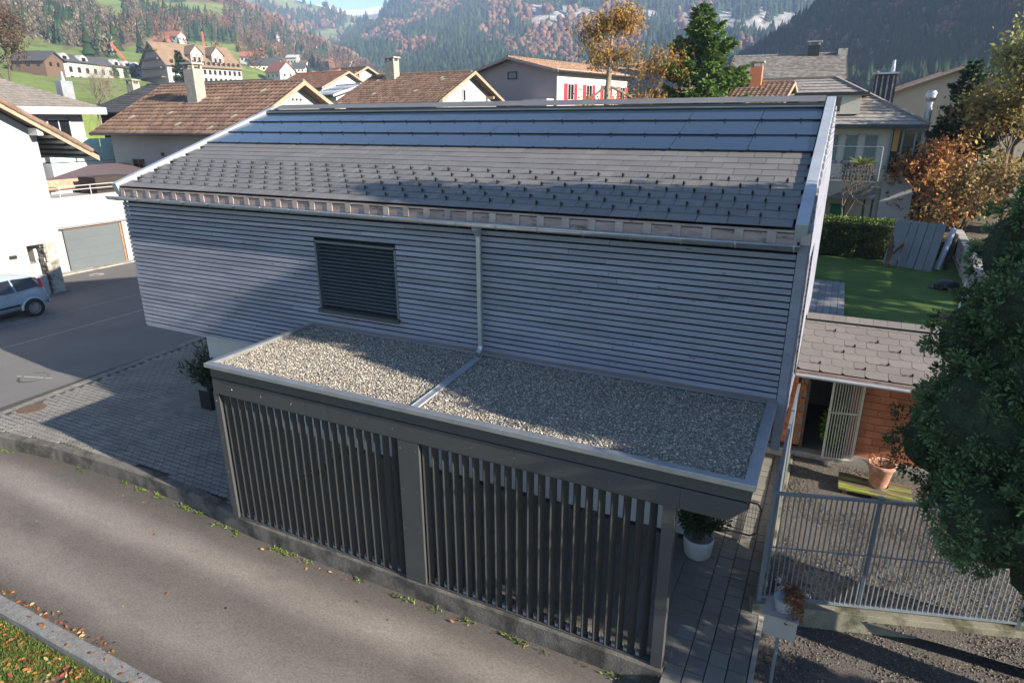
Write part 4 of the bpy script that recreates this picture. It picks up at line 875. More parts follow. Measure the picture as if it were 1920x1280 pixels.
# garage wing with terrace
GA = thing('garage_wing', (-19.5, 9, -.1), 'white garage wing with grey door and terrace parapet behind the white house', 'garage')
XG = -17.75
MB().box(XG - 7, XG - .05, 6.3, 8.40, -.1, 3.2).box(XG - 7, XG - .05, 11.45, 11.9, -.1, 3.2).box(XG - 7, XG - .5, 8.4, 11.45, 1.95, 3.2).build('wall', 'bright_render', GA)
MB().box(XG - .05, XG + .25, 6.31, 11.9, 1.98, 3.28).build('parapet', 'bright_render', GA)
MB().box(XG + .1, XG + .2, 6.4, 11.9, 1.9, 1.978).build('gutter', 'zinc', GA)
DR = MB().box(XG - .03, XG + .0, 8.42, 11.05, -.06, 1.82).build('garage_door', 'garage_door', GA)
for k in range(4): MB().box(XG + .0, XG + .012, 8.44, 11.03, -.04 + k * .465, -.04 + k * .465 + .445).build('door_panel', 'garage_door', DR)
MB().box(XG - .02, XG + .04, 8.38, 11.10, 1.82, 1.895).box(XG - .02, XG + .04, 11.05, 11.12, -.06, 1.82).build('door_surround', 'copper_wood', GA)
MB().box(XG - .1, XG + .12, 11.13, 11.44, -.1, 1.95).build('pier', 'bright_render', GA)
MB().box(XG - .05, XG + .5, 6.3, 11.5, -.12, -.05).build('door_threshold', 'pale_concrete', GA)
for z in (3.55, 3.72): MB().tube((XG + .1, 6.4, z), (XG + .1, 12.3, z), .02, .02, 6).build('rail', 'white_paint', GA)
for y in (7.2, 8.6, 10.0, 11.4): MB().tube((XG + .1, y, 3.28), (XG + .1, y, 3.74), .02, .02, 6).build('rail_post', 'white_paint', GA)
# low tiled canopy roof behind the terrace
CN = thing('canopy_roof', (-21, 11.5, 0), 'low purple brown roof with pink tiled eave behind the terrace rail', 'roof')
p = [on_x(93, 336, -20.0), on_x(152, 338, -20.0)]
MB().prism([(-20.0, 9.3, 3.86), (-20.0, 15.0, 3.86), (-24.0, 16.0, 4.22), (-24.0, 14.1, 4.22)], (0, 0, -.1)).build('sheet', 'purple_roof', CN)
MB().prism([(-19.99, 9.25, 3.86), (-19.99, 12.2, 3.86), (-19.75, 12.2, 3.44), (-19.75, 9.25, 3.44)], (-.1, 0, -.05)).build('eave_tiles', 'terracotta', CN)
MB().box(-23.5, -20.1, 9.6, 14.5, -.1, 3.5).build('wall', 'shade_render', CN)
o = MB().box(-19.3, -18.0, 10.5, 12.4, 2.4, 3.98).build('timber_shed', 'dark_wood', CN)

# ================================================================ parked hatchback
CR = thing('parked_car', (-11.9, 2.6, -.1), 'silver blue hatchback parked on the setts beside the white house', 'car')
# local: length l forward = -Y, width = X.  rear axle at y=3.49; wheelbase 2.46
RYc, CX, CZ = 3.50, -12.38, -.1
def cy_(l): return RYc - l                    # l measured forward from rear axle
st = [  # l, half width lower/mid/belt/roof, z sill, z mid, z belt, z roof edge, z roof
 (-.60, .55, .62, .55, .40, .34, .55, .80, .84, .85), (-.56, .74, .79, .74, .55, .28, .55, .92, 1.0, 1.01), (-.42, .80, .835, .80, .60, .24, .55, .99, 1.30, 1.32),
 (-.2, .81, .845, .82, .61, .2, .55, 1.0, 1.40, 1.43), (.15, .81, .845, .825, .62, .2, .55, .99, 1.44, 1.47), (.8, .81, .84, .82, .62, .18, .55, .96, 1.45, 1.49), (1.35, .81, .84, .815, .60, .18, .55, .94, 1.42, 1.46),
 (1.75, .81, .84, .81, .58, .18, .55, .93, 1.25, 1.30), (2.15, .81, .84, .80, .62, .18, .55, .91, .98, 1.02), (2.6, .8, .835, .77, .6, .2, .52, .86, .89, .92), (3.0, .76, .79, .70, .55, .22, .5, .76, .79, .82), (3.3, .62, .68, .58, .45, .26, .48, .66, .69, .71)]
V = []; k = 9
for l, wl_, wm, wb, wr, zs, zm, zb, ze_, zt in st:
    half_ = [(wl_ * .95, zs), (wm, zm), (wb, zb), (wr, ze_)]
    for x, z in half_: V.append((CX + x, cy_(l), CZ + z))
    V.append((CX, cy_(l), CZ + zt))
    for x, z in half_[::-1]: V.append((CX - x, cy_(l), CZ + z))
F = [(i * k + j, (i + 1) * k + j, (i + 1) * k + j + 1, i * k + j + 1) for i in range(len(st) - 1) for j in range(k - 1)] + [tuple(range(k)), tuple(range((len(st) - 1) * k, len(st) * k))] + [(i * k, i * k + k - 1, (i + 1) * k + k - 1, (i + 1) * k) for i in range(len(st) - 1)]
body = MB().add(V, F).build('body', 'car_paint', CR, smooth=True); sm = body.modifiers.new('sub', 'SUBSURF'); sm.levels = 2; sm.render_levels = 2
for sx in (1, -1):
    gl = [(.812, -.30, 1.04), (.635, -.22, 1.36), (.645, .45, 1.405), (.838, .42, 1.0)]
    MB().prism([(CX + sx * x, cy_(l), CZ + z) for x, l, z in gl], (sx * .012, 0, .003)).build('rear_window', 'window_glass', CR)
    gl = [(.84, .50, .99), (.65, .52, 1.405), (.64, 1.3, 1.37), (.80, 1.85, 1.0)]
    MB().prism([(CX + sx * x, cy_(l), CZ + z) for x, l, z in gl], (sx * .012, 0, .003)).build('front_window', 'window_glass', CR)
    MB().prism([(CX + sx * .66, cy_(-.50), CZ + 1.27), (CX + sx * .80, cy_(-.46), CZ + .98), (CX + sx * .81, cy_(-.34), CZ + 1.0), (CX + sx * .67, cy_(-.38), CZ + 1.29)], (sx * .03, -.02, 0)).build('tail_light', 'tail_light', CR)
    MB().bar((CX + sx * .845, cy_(.42), CZ + .52), (CX + sx * .845, cy_(1.9), CZ + .50), .03, .06).build('side_trim', 'black_plastic', CR)
    MB().bar((CX + sx * .845, cy_(.62), CZ + .86), (CX + sx * .845, cy_(.80), CZ + .86), .025, .03).build('door_handle', 'car_paint', CR)
    for l in (0, 2.46):
        w = MB(); xc = CX + sx * .785; yc = cy_(l); zc = CZ + .31; n = 24; V = []
        pr = [(-.09, .20), (-.095, .29), (-.06, .312), (.06, .312), (.095, .29), (.09, .20)]
        for i in range(n):
            a = 6.2832 * i / n
            for x, r in pr: V.append((xc + x, yc + r * math.cos(a), zc + r * math.sin(a)))
        m = len(pr); w.add(V, [(i * m + j, ((i + 1) % n) * m + j, ((i + 1) % n) * m + j + 1, i * m + j + 1) for i in range(n) for j in range(m - 1)])
        wh = w.build('wheel', 'tyre', CR, smooth=True)
        rm = MB().tube((xc + sx * .045, yc, zc), (xc + sx * .05, yc, zc), .20, .20, 24)
        for i in range(18):
            a = 6.2832 * i / 18; rm.bar((xc + sx * .075, yc + .06 * math.cos(a), zc + .06 * math.sin(a)), (xc + sx * .07, yc + .195 * math.cos(a), zc + .195 * math.sin(a)), .022, .02, (1, 0, 0))
        rm.tube((xc + sx * .05, yc, zc), (xc + sx * .09, yc, zc), .06, .05, 14)
        for i in range(24): a0, a1 = 6.2832 * i / 24, 6.2832 * (i + 1) / 24; rm.bar((xc + sx * .075, yc + .2 * math.cos(a0), zc + .2 * math.sin(a0)), (xc + sx * .075, yc + .2 * math.cos(a1), zc + .2 * math.sin(a1)), .03, .02, (1, 0, 0))
        rm.build('rim', 'rim', wh)
        ar = MB(); V = []
        for i in range(13):
            a = math.pi * i / 12
            for r, x in ((.33, .845), (.40, .85), (.41, .80)): V.append((CX + sx * x, yc + r * math.cos(a), zc + r * math.sin(a)))
        ar.add(V, [(i * 3 + j, (i + 1) * 3 + j, (i + 1) * 3 + j + 1, i * 3 + j + 1) for i in range(12) for j in range(2)]); ar.build('wheel_arch', 'car_paint', CR, smooth=True)
        dk = MB(); dk.tube((CX + sx * .70, yc, zc + .02), (CX + sx * .849, yc, zc + .02), .335, .335, 24); dk.build('wheel_well', 'black_plastic', CR)
MB().prism([(CX - .60, cy_(-.47), CZ + 1.02), (CX + .60, cy_(-.47), CZ + 1.02), (CX + .5, cy_(-.38), CZ + 1.30), (CX - .5, cy_(-.38), CZ + 1.30)], (0, .04, 0)).build('tailgate_window', 'window_glass', CR)
MB().box(CX - .72, CX + .72, cy_(-.58), cy_(-.64), CZ + .36, CZ + .62).build('rear_bumper', 'car_paint', CR, bevel=.03)
# ================================================================ neighbouring houses
def frame2(A, ang):
    u = np.array([math.cos(ang), math.sin(ang), 0]); n = np.array([-math.sin(ang), math.cos(ang), 0]); return np.array([A[0], A[1], 0.0]), u, n
def window(parent, P, u, out, w, h, shutter=None, frame='white_paint', sill=True, bars=1):
    """window standing on a wall: P lower middle point, u along the wall, out outward"""
    P, u, out = np.array(P, float), np.array(u, float), np.array(out, float); z = np.array([0, 0, 1.])
    g = MB().obox(P + z * h / 2 + out * .012, u, out, z, w / 2, .012, h / 2).build('window', 'window_glass', parent)
    f = MB()
    for s in (-1, 1): f.obox(P + z * h / 2 + u * s * (w / 2) + out * .03, u, out, z, .04, .03, h / 2 + .04)
    for t in (0, h): f.obox(P + z * t + out * .03, u, out, z, w / 2 + .04, .03, .04)
    for b in range(bars): f.obox(P + z * h / 2 + u * (w * ((b + 1) / (bars + 1) - .5)) + out * .025, u, out, z, .03, .02, h / 2)
    f.build('frame', frame, g)
    if sill: MB().obox(P - z * .06 + out * .08, u, out, z, w / 2 + .08, .09, .03).build('sill', 'pale_concrete', g)
    if shutter:
        for s in (-1, 1): MB().obox(P + z * h / 2 + u * s * (w / 2 + .06 + w * .27) + out * .04, u, out, z, w * .25, .02, h / 2 + .02).build('shutter', shutter, g)
    return g
def chimney(parent, P, w, d, h, ang, m='chimney_render', cap=True):
    P = np.array(P, float); u = np.array([math.cos(ang), math.sin(ang), 0]); n = np.array([-u[1], u[0], 0]); z = np.array([0, 0, 1.])
    c = MB().obox(P + z * h / 2, u, n, z, w / 2, d / 2, h / 2).build('chimney', m, parent)
    if cap:
        f = MB()
        for a in (-1, 1):
            for b in (-1, 1): f.obox(P + z * (h + .12) + u * a * w * .4 + n * b * d * .4, u, n, z, w * .09, d * .09, .12)
        f.obox(P + z * (h + .28), u, n, z, w * .62, d * .62, .05); f.build('cap', 'pale_concrete', c)
    MB().obox(P + z * .1, u, n, z, w / 2 + .06, d / 2 + .06, .12).build('flashing', 'zinc_matt', c)
    return c
def gable_house(name, label, A, ang, ln, hw, ze, zr, wall='bright_render', roof='brown_tile', over=.7, vo=.7, base=-.3, amp=.035, tw=.32, tl=.40, group='village houses', cat='house', back=True, verge='verge_wood', gwall=None):
    """A: lower left roof corner (near eave); the ridge runs along ang"""
    P, u, n = frame2(A, ang); z = np.array([0, 0, 1.]); t = thing(name, (*(P + u * ln / 2 + n * hw)[:2], base), label, cat, group)
    tan = (zr - ze) / hw; W0 = P + u * vo + n * over; lw = ln - 2 * vo; dw = 2 * (hw - over); zw = ze + tan * over - .12
    prof = [W0 + z * base, W0 + n * dw + z * base, W0 + n * dw + z * zw, W0 + n * dw / 2 + z * (zr - .12), W0 + z * zw]
    MB().prism(prof, u * lw).build('wall', wall, t)
    sl = np.array(n * hw + z * (zr - ze)); wd = np.linalg.norm(sl); sl /= wd; nn = np.cross(u, sl)
    R = MB(); E = P + z * ze; T = P + n * hw + z * zr; B = P + n * 2 * hw + z * ze
    R.prism([E, T, T - z * .16, E - z * .12], u * ln); R.prism([B, T, T - z * .16, B - z * .12], u * ln); rf = R.build('roof', 'brown_wood', t)
    pantile(rf, 'roof_tiles', roof, E + nn * .012 - sl * .06, u, sl, nn, ln, wd + .08, tw, tl, amp)
    sl2 = np.array(-n * hw + z * (zr - ze)); sl2 /= wd; nn2 = np.cross(sl2, u)
    if back: pantile(rf, 'roof_tiles', roof, B + nn2 * .012 - sl2 * .06, u, sl2, nn2, ln, wd + .08, tw, tl, amp)
    for s in (0, 1):
        q = P + u * (ln if s else 0); e = u * (.05 if s else -.05)
        for a in (E - P, B - P): MB().prism([q + a + z * .06, q + n * hw + z * (zr + .06), q + n * hw + z * (zr - .18), q + a - z * .16], e).build('verge_board', verge, rf)
    m = mesh_of(MB().tube((0, 0, 0), (.4, 0, 0), .13, .11, 8), 'ridge_tile', roof)
    for i in range(int(ln / .38)): o = piece('ridge_tile', m, rf, T + u * (.38 * i) + z * .03, (0, 0, ang))
    MB().tube(E - n * .06 - z * .04, E + u * ln - n * .06 - z * .04, .07, .07, 8).build('gutter', 'dark_metal', t)
    return t, dict(P=P, u=u, n=n, W0=W0, lw=lw, dw=dw, zw=zw, tan=tan, E=E, sl=sl, nn=nn, wd=wd, T=T)
Z1 = np.array([0, 0, 1.])
# house A: brown pantiles, left of our ridge
tA, a = gable_house('tiled_house', 'white house with mossy brown pantile roof and tall chimney left of the solar roof', (-25.43, 15.35), 0.0, 11.8, 5.0, 5.85, 8.52, wall='bright_render', group='tiled neighbour houses')
nA = a['nn']; dA = ray(370, 190); pA = CAM + dA * (np.dot(a['E'] - CAM, nA) / np.dot(dA, nA)); chimney(tA, pA - Z1 * .3, .8, .65, 2.0, 0)
window(tA, a['W0'] + a['u'] * 2.1 + Z1 * 3.35, a['u'], -a['n'], .85, 1.05, frame='brown_wood'); window(tA, a['W0'] + a['u'] * 5.4 + Z1 * 3.35, a['u'], -a['n'], .85, 1.05, frame='brown_wood')
o = MB().obox(a['W0'] + a['u'] * 4.3 + Z1 * 4.75 - a['n'] * .05, a['u'], a['n'], Z1, .07, .05, .09).build('wall_lamp', 'rust', tA)
for i in range(3): MB().obox(a['W0'] + a['u'] * (a['lw'] + .02) + a['n'] * (a['dw'] / 2 - .3 + .3 * i) + Z1 * 7.6, a['u'], a['n'], Z1, .02, .05, .05).build('gable_vent', 'dark_metal', tA)
# house B
tB, b = gable_house('tiled_house', 'white gabled house with brown pantile roof and small attic window behind the solar roof', (-23.2, 33.5), math.radians(-3), 10.2, 5.0, 7.7, 10.0, group='tiled neighbour houses')
chimney(tB, b['T'] + b['u'] * 2.6 - b['n'] * .6 - Z1 * .6, .9, .7, 1.6, math.radians(-3))
window(tB, b['W0'] + b['u'] * b['lw'] + b['n'] * (b['dw'] / 2 - .6) + Z1 * 7.9, b['n'], b['u'], .35, .8, frame='white_paint', sill=False, bars=0)
MB().bar(b['W0'] + b['u'] * (b['lw'] - .2) + b['n'] * (b['dw'] * .82) + Z1 * 8.2, b['W0'] + b['u'] * (b['lw'] + .7) + b['n'] * (b['dw'] * .82) + Z1 * 8.2, .18, .2).build('purlin_end', 'verge_wood', tB)
# house C: mauve gable turned to the camera
pk = at(958, 108, 62); ang = math.radians(-26.4 + 22)
# ridge runs away from the camera to the right
ru = np.array([math.sin(math.radians(-26.4 + 40)), math.cos(math.radians(-26.4 + 40)), 0]); angC = math.atan2(ru[1], ru[0])
zC, eC = pk[2], at(905, 134, 62)[2] - .2; hwC = 5.6; n_ = np.array([-ru[1], ru[0], 0])
tC, c = gable_house('mauve_house', 'house with dusky mauve gable and red shutters beyond the solar roof', (pk - n_ * hwC - ru * .5)[:2], angC, 13, hwC, eC, zC, wall='mauve_render', roof='brown_tile', amp=0, group=None, verge='eave_timber')
gp = c['W0'] + c['n'] * c['dw'] / 2
window(tC, gp + Z1 * (zC - 1.75), c['n'], -c['u'], 1.0, .55, frame='dark_wood', sill=False, bars=0)
window(tC, gp + c['n'] * 3.0 + Z1 * (zC - 5.6), c['n'], -c['u'], 1.7, 1.5, frame='white_paint')
wr = c['W0'] + Z1 * (eC - 2.25)
MB().obox(c['W0'] + c['u'] * c['lw'] / 2 - c['n'] * .02 + Z1 * (eC - 3), c['u'], c['n'], Z1, c['lw'] / 2 - .01, .03, 3.2).build('side_wall', 'cream_render', tC)
for i in range(4): window(tC, wr + c['u'] * (2.0 + 2.9 * i) - c['n'] * .05, c['u'], -c['n'], .9, 1.3, shutter='red_shutter')
MB().obox(gp - c['u'] * .6 - c['n'] * 3.4 + Z1 * (eC - 2.7), c['n'], c['u'], Z1, 1.3, .5, .5).build('balcony', 'white_render', tC)
# house D: long grey roof
tD, d = gable_house('grey_roof_house', 'house with long weathered grey roof and pale wall before the dark mountain', (4.0, 50.0), math.radians(4), 8.9, 5.2, 9.35, 11.6, wall='cream_render', roof='grey_tile', amp=0, tw=.3, tl=.3, group=None, verge='rust')
chimney(tD, d['T'] + d['u'] * 6.4 - d['n'] * .2 - Z1 * .5, .9, .6, 1.2, 0, 'dark_metal')
MB().obox(d['W0'] + d['u'] * d['lw'] * .55 - d['n'] * .02 + Z1 * 8.5, d['u'], d['n'], Z1, 2.3, .03, .14).build('window', 'window_glass', tD)
MB().obox(d['E'] + d['u'] * 8.6 + Z1 * 2.2 + d['n'] * 5.0, d['u'], d['n'], Z1, .35, .4, .4).build('ridge_end', 'pale_concrete', tD)
# brown hip between spruce and house E
tK, kk = gable_house('low_tiled_house', 'low brown tiled roof with brick chimney between the spruce and the grey roofs', (2.4, 36.6), math.radians(-4), 7.3, 4.2, 7.2, 8.75, wall='cream_render', roof='brown_tile', group=None)
chimney(tK, kk['T'] + kk['u'] * 4.9 - kk['n'] * .5 - Z1 * .5, .75, .6, 1.5, 0, 'brick')
# house E: hipped grey roof with dormer, balcony, conservatory
tE = thing('balcony_house', (14.5, 43, 0), 'cream house with hipped grey roof, dormer window and glazed sun room', 'house')
EY, EX0, EX1, EZ, ER = 37.4, 4.2, 17.75, 6.12, 9.1
MB().box(EX0 + .7, EX1 - 1.6, EY + 1.0, EY + 11, -.3, EZ).build('wall', 'cream_render', tE)
hy = EY + 6.2
E_ = [(EX0, EY, EZ), (EX1, EY, EZ), (EX1, EY + 12.4, EZ), (EX0, EY + 12.4, EZ)]; RA, RB = (6.0, hy, ER), (12.3, hy, ER)
rE = MB().add(E_ + [RA, RB] + [(x, y, z - .14) for x, y, z in E_], [(0, 1, 5, 4), (1, 2, 5), (2, 3, 4, 5), (3, 0, 4), (6, 9, 8, 7), (0, 6, 7, 1), (1, 7, 8, 2), (2, 8, 9, 3), (3, 9, 6, 0)]).build('roof', 'grey_tile_pale', tE)
# shingle courses on the two visible slopes
def hip_courses(name, a, b, c, d, rows, m, parent, tw=.42):
    """quad a-b (eave) to d-c (ridge): overlapping courses cut into single shingles"""
    a, b, c, d = map(lambda v: np.array(v, float), (a, b, c, d)); nrm = np.cross(b - a, d - a); nrm /= np.linalg.norm(nrm); mb = MB()
    for r in range(rows):
        t0, t1 = r / rows, min(1.0, (r + 1.15) / rows); p0, q0 = a + (d - a) * t0, b + (c - b) * t0; p1, q1 = a + (d - a) * t1, b + (c - b) * t1; L0 = np.linalg.norm(q0 - p0); k = max(1, int(L0 / tw))
        for i in range(k):
            s0, s1 = (i + .015) / k, (i + .985) / k; h0 = nrm * (.05 + random.uniform(0, .02)); h1 = nrm * .008
            mb.add([p0 + (q0 - p0) * s0 + h0, p0 + (q0 - p0) * s1 + h0, p1 + (q1 - p1) * s1 + h1, p1 + (q1 - p1) * s0 + h1, p0 + (q0 - p0) * s0, p0 + (q0 - p0) * s1], [(0, 1, 2, 3), (4, 5, 1, 0)])
    o = mb.build(name, m, parent, kind='stuff', recalc=False); return o
hip_courses('roof_shingles', E_[0], E_[1], RB, RA, 15, 'grey_tile_pale', rE); hip_courses('roof_shingles', E_[1], E_[2], RB, RB, 15, 'grey_tile_pale', rE)
MB().bar(np.array(RB) + (0, 0, .08), np.array(E_[1]) + (0, 0, .08), .22, .1).build('hip_cap', 'grey_tile', rE); MB().bar(np.array(RA) + (0, 0, .08), np.array(RB) + (0, 0, .08), .25, .1).build('ridge_cap', 'grey_tile', rE)
MB().bar((EX0, EY - .05, EZ - .1), (EX1, EY - .05, EZ - .1), .1, .22).build('eave_board', 'dark_metal', tE)
dm = MB().box(10.5, 14.0, EY + .9, EY + 4.5, 6.75, 7.85).build('dormer', 'cream_render', tE)
MB().box(10.2, 14.4, EY + .6, EY + 5.2, 7.86, 8.02).build('dormer_roof', 'dark_metal', dm); MB().box(11.6, 12.9, EY + .87, EY + .89, 6.9, 7.75).build('window', 'window_glass', dm); MB().box(11.55, 12.95, EY + .84, EY + .88, 6.82, 6.9).box(12.2, 12.28, EY + .84, EY + .88, 6.9, 7.75).build('frame', 'white_paint', dm)
for i in range(3): window(tE, (12.75 + i * 1.08, EY + .99, 3.95), (1, 0, 0), (0, -1, 0), .72, 1.6, frame='white_paint', bars=0)
for i in range(3): MB().box(12.42 + i * 1.08, 12.42 + i * 1.08 + .66, EY + .92, EY + .95, 3.98, 5.5).build('curtain', 'green_shutter', tE)
# sun room right part
SR = MB().box(16.05, 17.2, EY + 1.6, EY + 5, -.2, 6.0).build('sun_room', 'shade_render', tE)
for i, x in enumerate((15.95, 16.55, 17.2, 17.55)): MB().box(x - .05, x + .05, EY + .62, EY + .74, 3.3, 6.0).build('mullion', 'galvanised', SR)
MB().box(15.95, 17.55, EY + .66, EY + .68, 3.3, 6.0).build('pane', 'balcony_glass' if False else 'window_glass', SR)
MB().box(15.9, 17.6, EY + .5, EY + 1.5, 2.95, 3.3).box(15.9, 17.6, EY + .62, EY + 1.6, -.2, 2.95).build('sun_room_base', 'shade_render', SR)
MB().box(16.05, 16.35, EY + .55, EY + .62, 4.6, 6.0).build('ochre_blind', 'ochre', SR)
# balcony
BAL = MB().box(11.5, 15.5, 34.9, EY + .9, 2.0, 2.95).build('balcony_slab', 'garage_door', tE)
for x in (15.0, 15.42): MB().box(x - .06, x + .06, 35.2, 35.32, 0, 2.0).build('balcony_post', 'dark_metal', BAL)
for z in (3.0, 4.95): MB().tube((11.5, 34.93, z), (15.48, 34.93, z), .03, .03, 6).build('rail', 'galvanised', BAL)
MB().tube((15.47, 34.93, 2.95), (15.47, 34.93, 4.95), .035, .035, 6).tube((12.6, 34.93, 2.95), (12.6, 34.93, 4.95), .02, .02, 6).build('rail_post', 'galvanised', BAL)
gm = MB()
for i in range(24): gm.tube((11.6 + i * .165, 34.93, 3.0), (11.6 + i * .165, 34.93, 3.95), .007, .007, 4, False)
for i in range(7): gm.tube((11.5, 34.93, 3.05 + i * .15), (15.47, 34.93, 3.05 + i * .15), .007, .007, 4, False)
gm.build('rail_mesh', 'galvanised', BAL)
PBX = thing('balcony_planter', (14.7, 35.5, 2.95), 'palm like plant with dark shrubs in a trough on the balcony', 'planter')
MB().box(13.6, 15.3, 35.15, 35.6, 2.96, 3.35).build('trough', 'dark_metal', PBX)
rng = np.random.default_rng(41); n = 700; P = np.stack([rng.uniform(13.5, 15.2, n), 35.35 + rng.normal(0, .15, n), 3.4 + rng.uniform(0, .55, n)], 1); V, F = leaf_quads(P, rng.normal(0, 1, (n, 3)) + (0, 0, .5), .14, 2, .4, rng); np_mesh('shrubs', V, F, 'foliage', PBX, np.repeat(np.array((.10, .06, .05)) * rng.uniform(.4, 1.5, (n, 1)), 4, 0))
n = 60; P = np.tile((14.6, 35.35, 3.95), (n, 1)); a_ = rng.uniform(0, 6.28, n); V, F = leaf_quads(P, np.stack([np.cos(a_), np.sin(a_), rng.uniform(-.1, .8, n)], 1), .75, 7, .1, rng); np_mesh('palm_fronds', V, F, 'foliage', PBX, np.repeat(np.array((.16, .20, .05)) * rng.uniform(.6, 1.4, (n, 1)), 4, 0))
o = MB().box(8, 20.5, 36.0, 36.7, -.1, .06).box(8, 17, 36.7, 38.4, -.1, .5).build('terrace_wall', 'eave_timber', tE)
# steel flue and stack
FL = thing('steel_flue', (17.7, 41, 3), 'tall stainless steel flue with flared cowl beside the hipped roof', 'flue'); q = at(1737, 236, 51); r_ = at(1746, 182, 51)
MB().tube(q - Z1 * 3, r_, .2, .2, 16).build('pipe', 'zinc', FL, smooth=False); MB().lathe([(.2, -.3), (.32, -.05), (.32, .22), (.24, .36), (0, .36)], r_, 18).build('cowl', 'zinc', FL)
q = at(1653, 190, 60); ST = thing('metal_stack', (*q[:2], q[2] - 6), 'dark metal clad chimney stack with a pale cowl above the hipped roof', 'chimney'); MB().box(q[0] - .75, q[0] + .75, q[1] - .5, q[1] + .5, q[2] - 6, q[2] + 1.9).build('stack', 'dark_roof', ST)
for i in range(4): MB().box(q[0] - .6 + i * .36, q[0] - .5 + i * .36, q[1] - .54, q[1] - .5, q[2] - 1, q[2] + 1.8).build('rib', 'chimney_render', ST)
MB().box(q[0] - .9, q[0] + .9, q[1] - .65, q[1] + .65, q[2] + 1.9, q[2] + 2.02).build('cap', 'zinc_matt', ST); MB().tube(q + np.array([.4, 0, 2.0]), q + np.array([.4, 0, 2.9]), .16, .1, 10).build('cowl', 'zinc', ST)
# houses F: beige gables at the right
for nm, lab, pk_, dist, hw, ln, wl_, zd in (('beige_house', 'beige house with tiled gable half hidden by the dark spruce', (1800, 127), 66, 6.5, 12, 'beige_render', 2.35), ('beige_house', 'pale blue white gable with red shuttered window left of the beige gable', (1762, 137), 80, 8.5, 10, 'shade_render', 3.0)):
    k_ = at(*pk_, dist); tF, f_ = gable_house(nm, lab, (k_[0] - (-1) * 0 , 0) if False else (k_[0] + hw - 0.0, k_[1] - .6), math.radians(90), ln, hw, k_[2] - zd, k_[2], wall=wl_, roof='red_tile', amp=.02, group='beige gables at the right', verge='eave_timber')
    if zd == 3.0: window(tF, f_['W0'] + f_['n'] * (f_['dw'] / 2 + 2.6) + Z1 * (k_[2] - 4.6), -f_['n'], -f_['u'], 2.2, 1.1, shutter='red_shutter', bars=3)
# dark shed roof house left
tG, g_ = gable_house('slate_house', 'dark timber house with black slate roof left of the mossy pantile house', at(158, 211, 58)[:2], math.radians(2), 13.0, 5.5, at(158, 211, 58)[2], at(235, 163, 62)[2] + .1, wall='dark_wood', roof='dark_roof', amp=0, group=None, verge='dark_metal')
chimney(tG, at(256, 196, 62), .75, .6, 1.5, 0)
for i in range(3): window(tG, g_['W0'] + g_['u'] * (1.0 + 1.7 * i) + Z1 * (g_['zw'] - 2.2), g_['u'], -g_['n'], .9, 1.3, frame='brown_wood')
MB().obox(g_['W0'] + g_['u'] * 2.6 - g_['n'] * .6 + Z1 * (g_['zw'] - 2.9), g_['u'], g_['n'], Z1, 3.2, .6, .12).build('balcony', 'brown_wood', tG)
# white house with glass balconies at far left
q = at(150, 200, 50); tW = thing('glass_balcony_house', (q[0] - 6, q[1] - 2, -.1), 'white house with grey slate roof and pale glass balconies at far left', 'house')
WX, WY1, WZe = q[0], q[1], q[2] - .1; WY0 = WY1 - 7.5
MB().box(WX - 12, WX, WY0, WY1, -.3, WZe).build('wall', 'bright_render', tW)
zt = at(60, 134, 54)[2]; ex = WX + 1.0
Er = [(ex, WY0 - 1, WZe), (ex, WY1 + .9, WZe), (WX - 13, WY1 + .9, WZe), (WX - 13, WY0 - 1, WZe)]; ra, rb = (WX - 5.0, (WY0 + WY1) / 2 + .2, zt), (WX - 11, (WY0 + WY1) / 2 + .2, zt)
rW = MB().add(Er + [ra, rb] + [(x, y, z - .3) for x, y, z in Er], [(0, 1, 4), (1, 2, 5, 4), (2, 3, 5), (3, 0, 4, 5), (6, 9, 8, 7), (0, 6, 7, 1), (1, 7, 8, 2), (2, 8, 9, 3), (3, 9, 6, 0)]).build('roof', 'grey_tile', tW)
hip_courses('roof_shingles', Er[0], Er[1], ra, ra, 16, 'grey_tile', rW, .4); hip_courses('roof_shingles', Er[3], Er[0], ra, rb, 16, 'grey_tile', rW, .4)
MB().box(ex - .04, ex + .06, WY0 - 1.0, WY1 + .95, WZe - .36, WZe + .04).build('fascia', 'white_paint', tW)
cq = at(128, 196, 51); MB().box(cq[0] - .3, cq[0] + .3, cq[1] - .35, cq[1] + .35, cq[2] - 1, cq[2] + 1.35).build('chimney', 'zinc', tW); MB().tube(cq + (0, 0, 1.3), cq + (0, 0, 1.9), .14, .05, 10).build('cowl', 'zinc', tW)
for zf in (WZe - 2.75, WZe - 5.4):
    bs = MB().box(WX, WX + 1.5, WY0 + 1, WY1 + 1.2, zf - .25, zf).build('balcony', 'white_paint', tW)
    for i in range(6): MB().box(WX + 1.44, WX + 1.47, WY0 + 1.05 + i * 1.27, WY0 + 1.05 + i * 1.27 + 1.2, zf + .06, zf + 1.0).build('glass_panel', 'balcony_glass', bs)
    MB().box(WX + .1, WX + 1.44, WY1 + 1.15, WY1 + 1.18, zf + .06, zf + 1.0).build('glass_panel', 'balcony_glass', bs)
    for i in range(3): window(tW, (WX, WY0 + 1.6 + i * 2.2, zf + .1), (0, 1, 0), (1, 0, 0), 1.3, 2.0, frame='white_paint', sill=False)
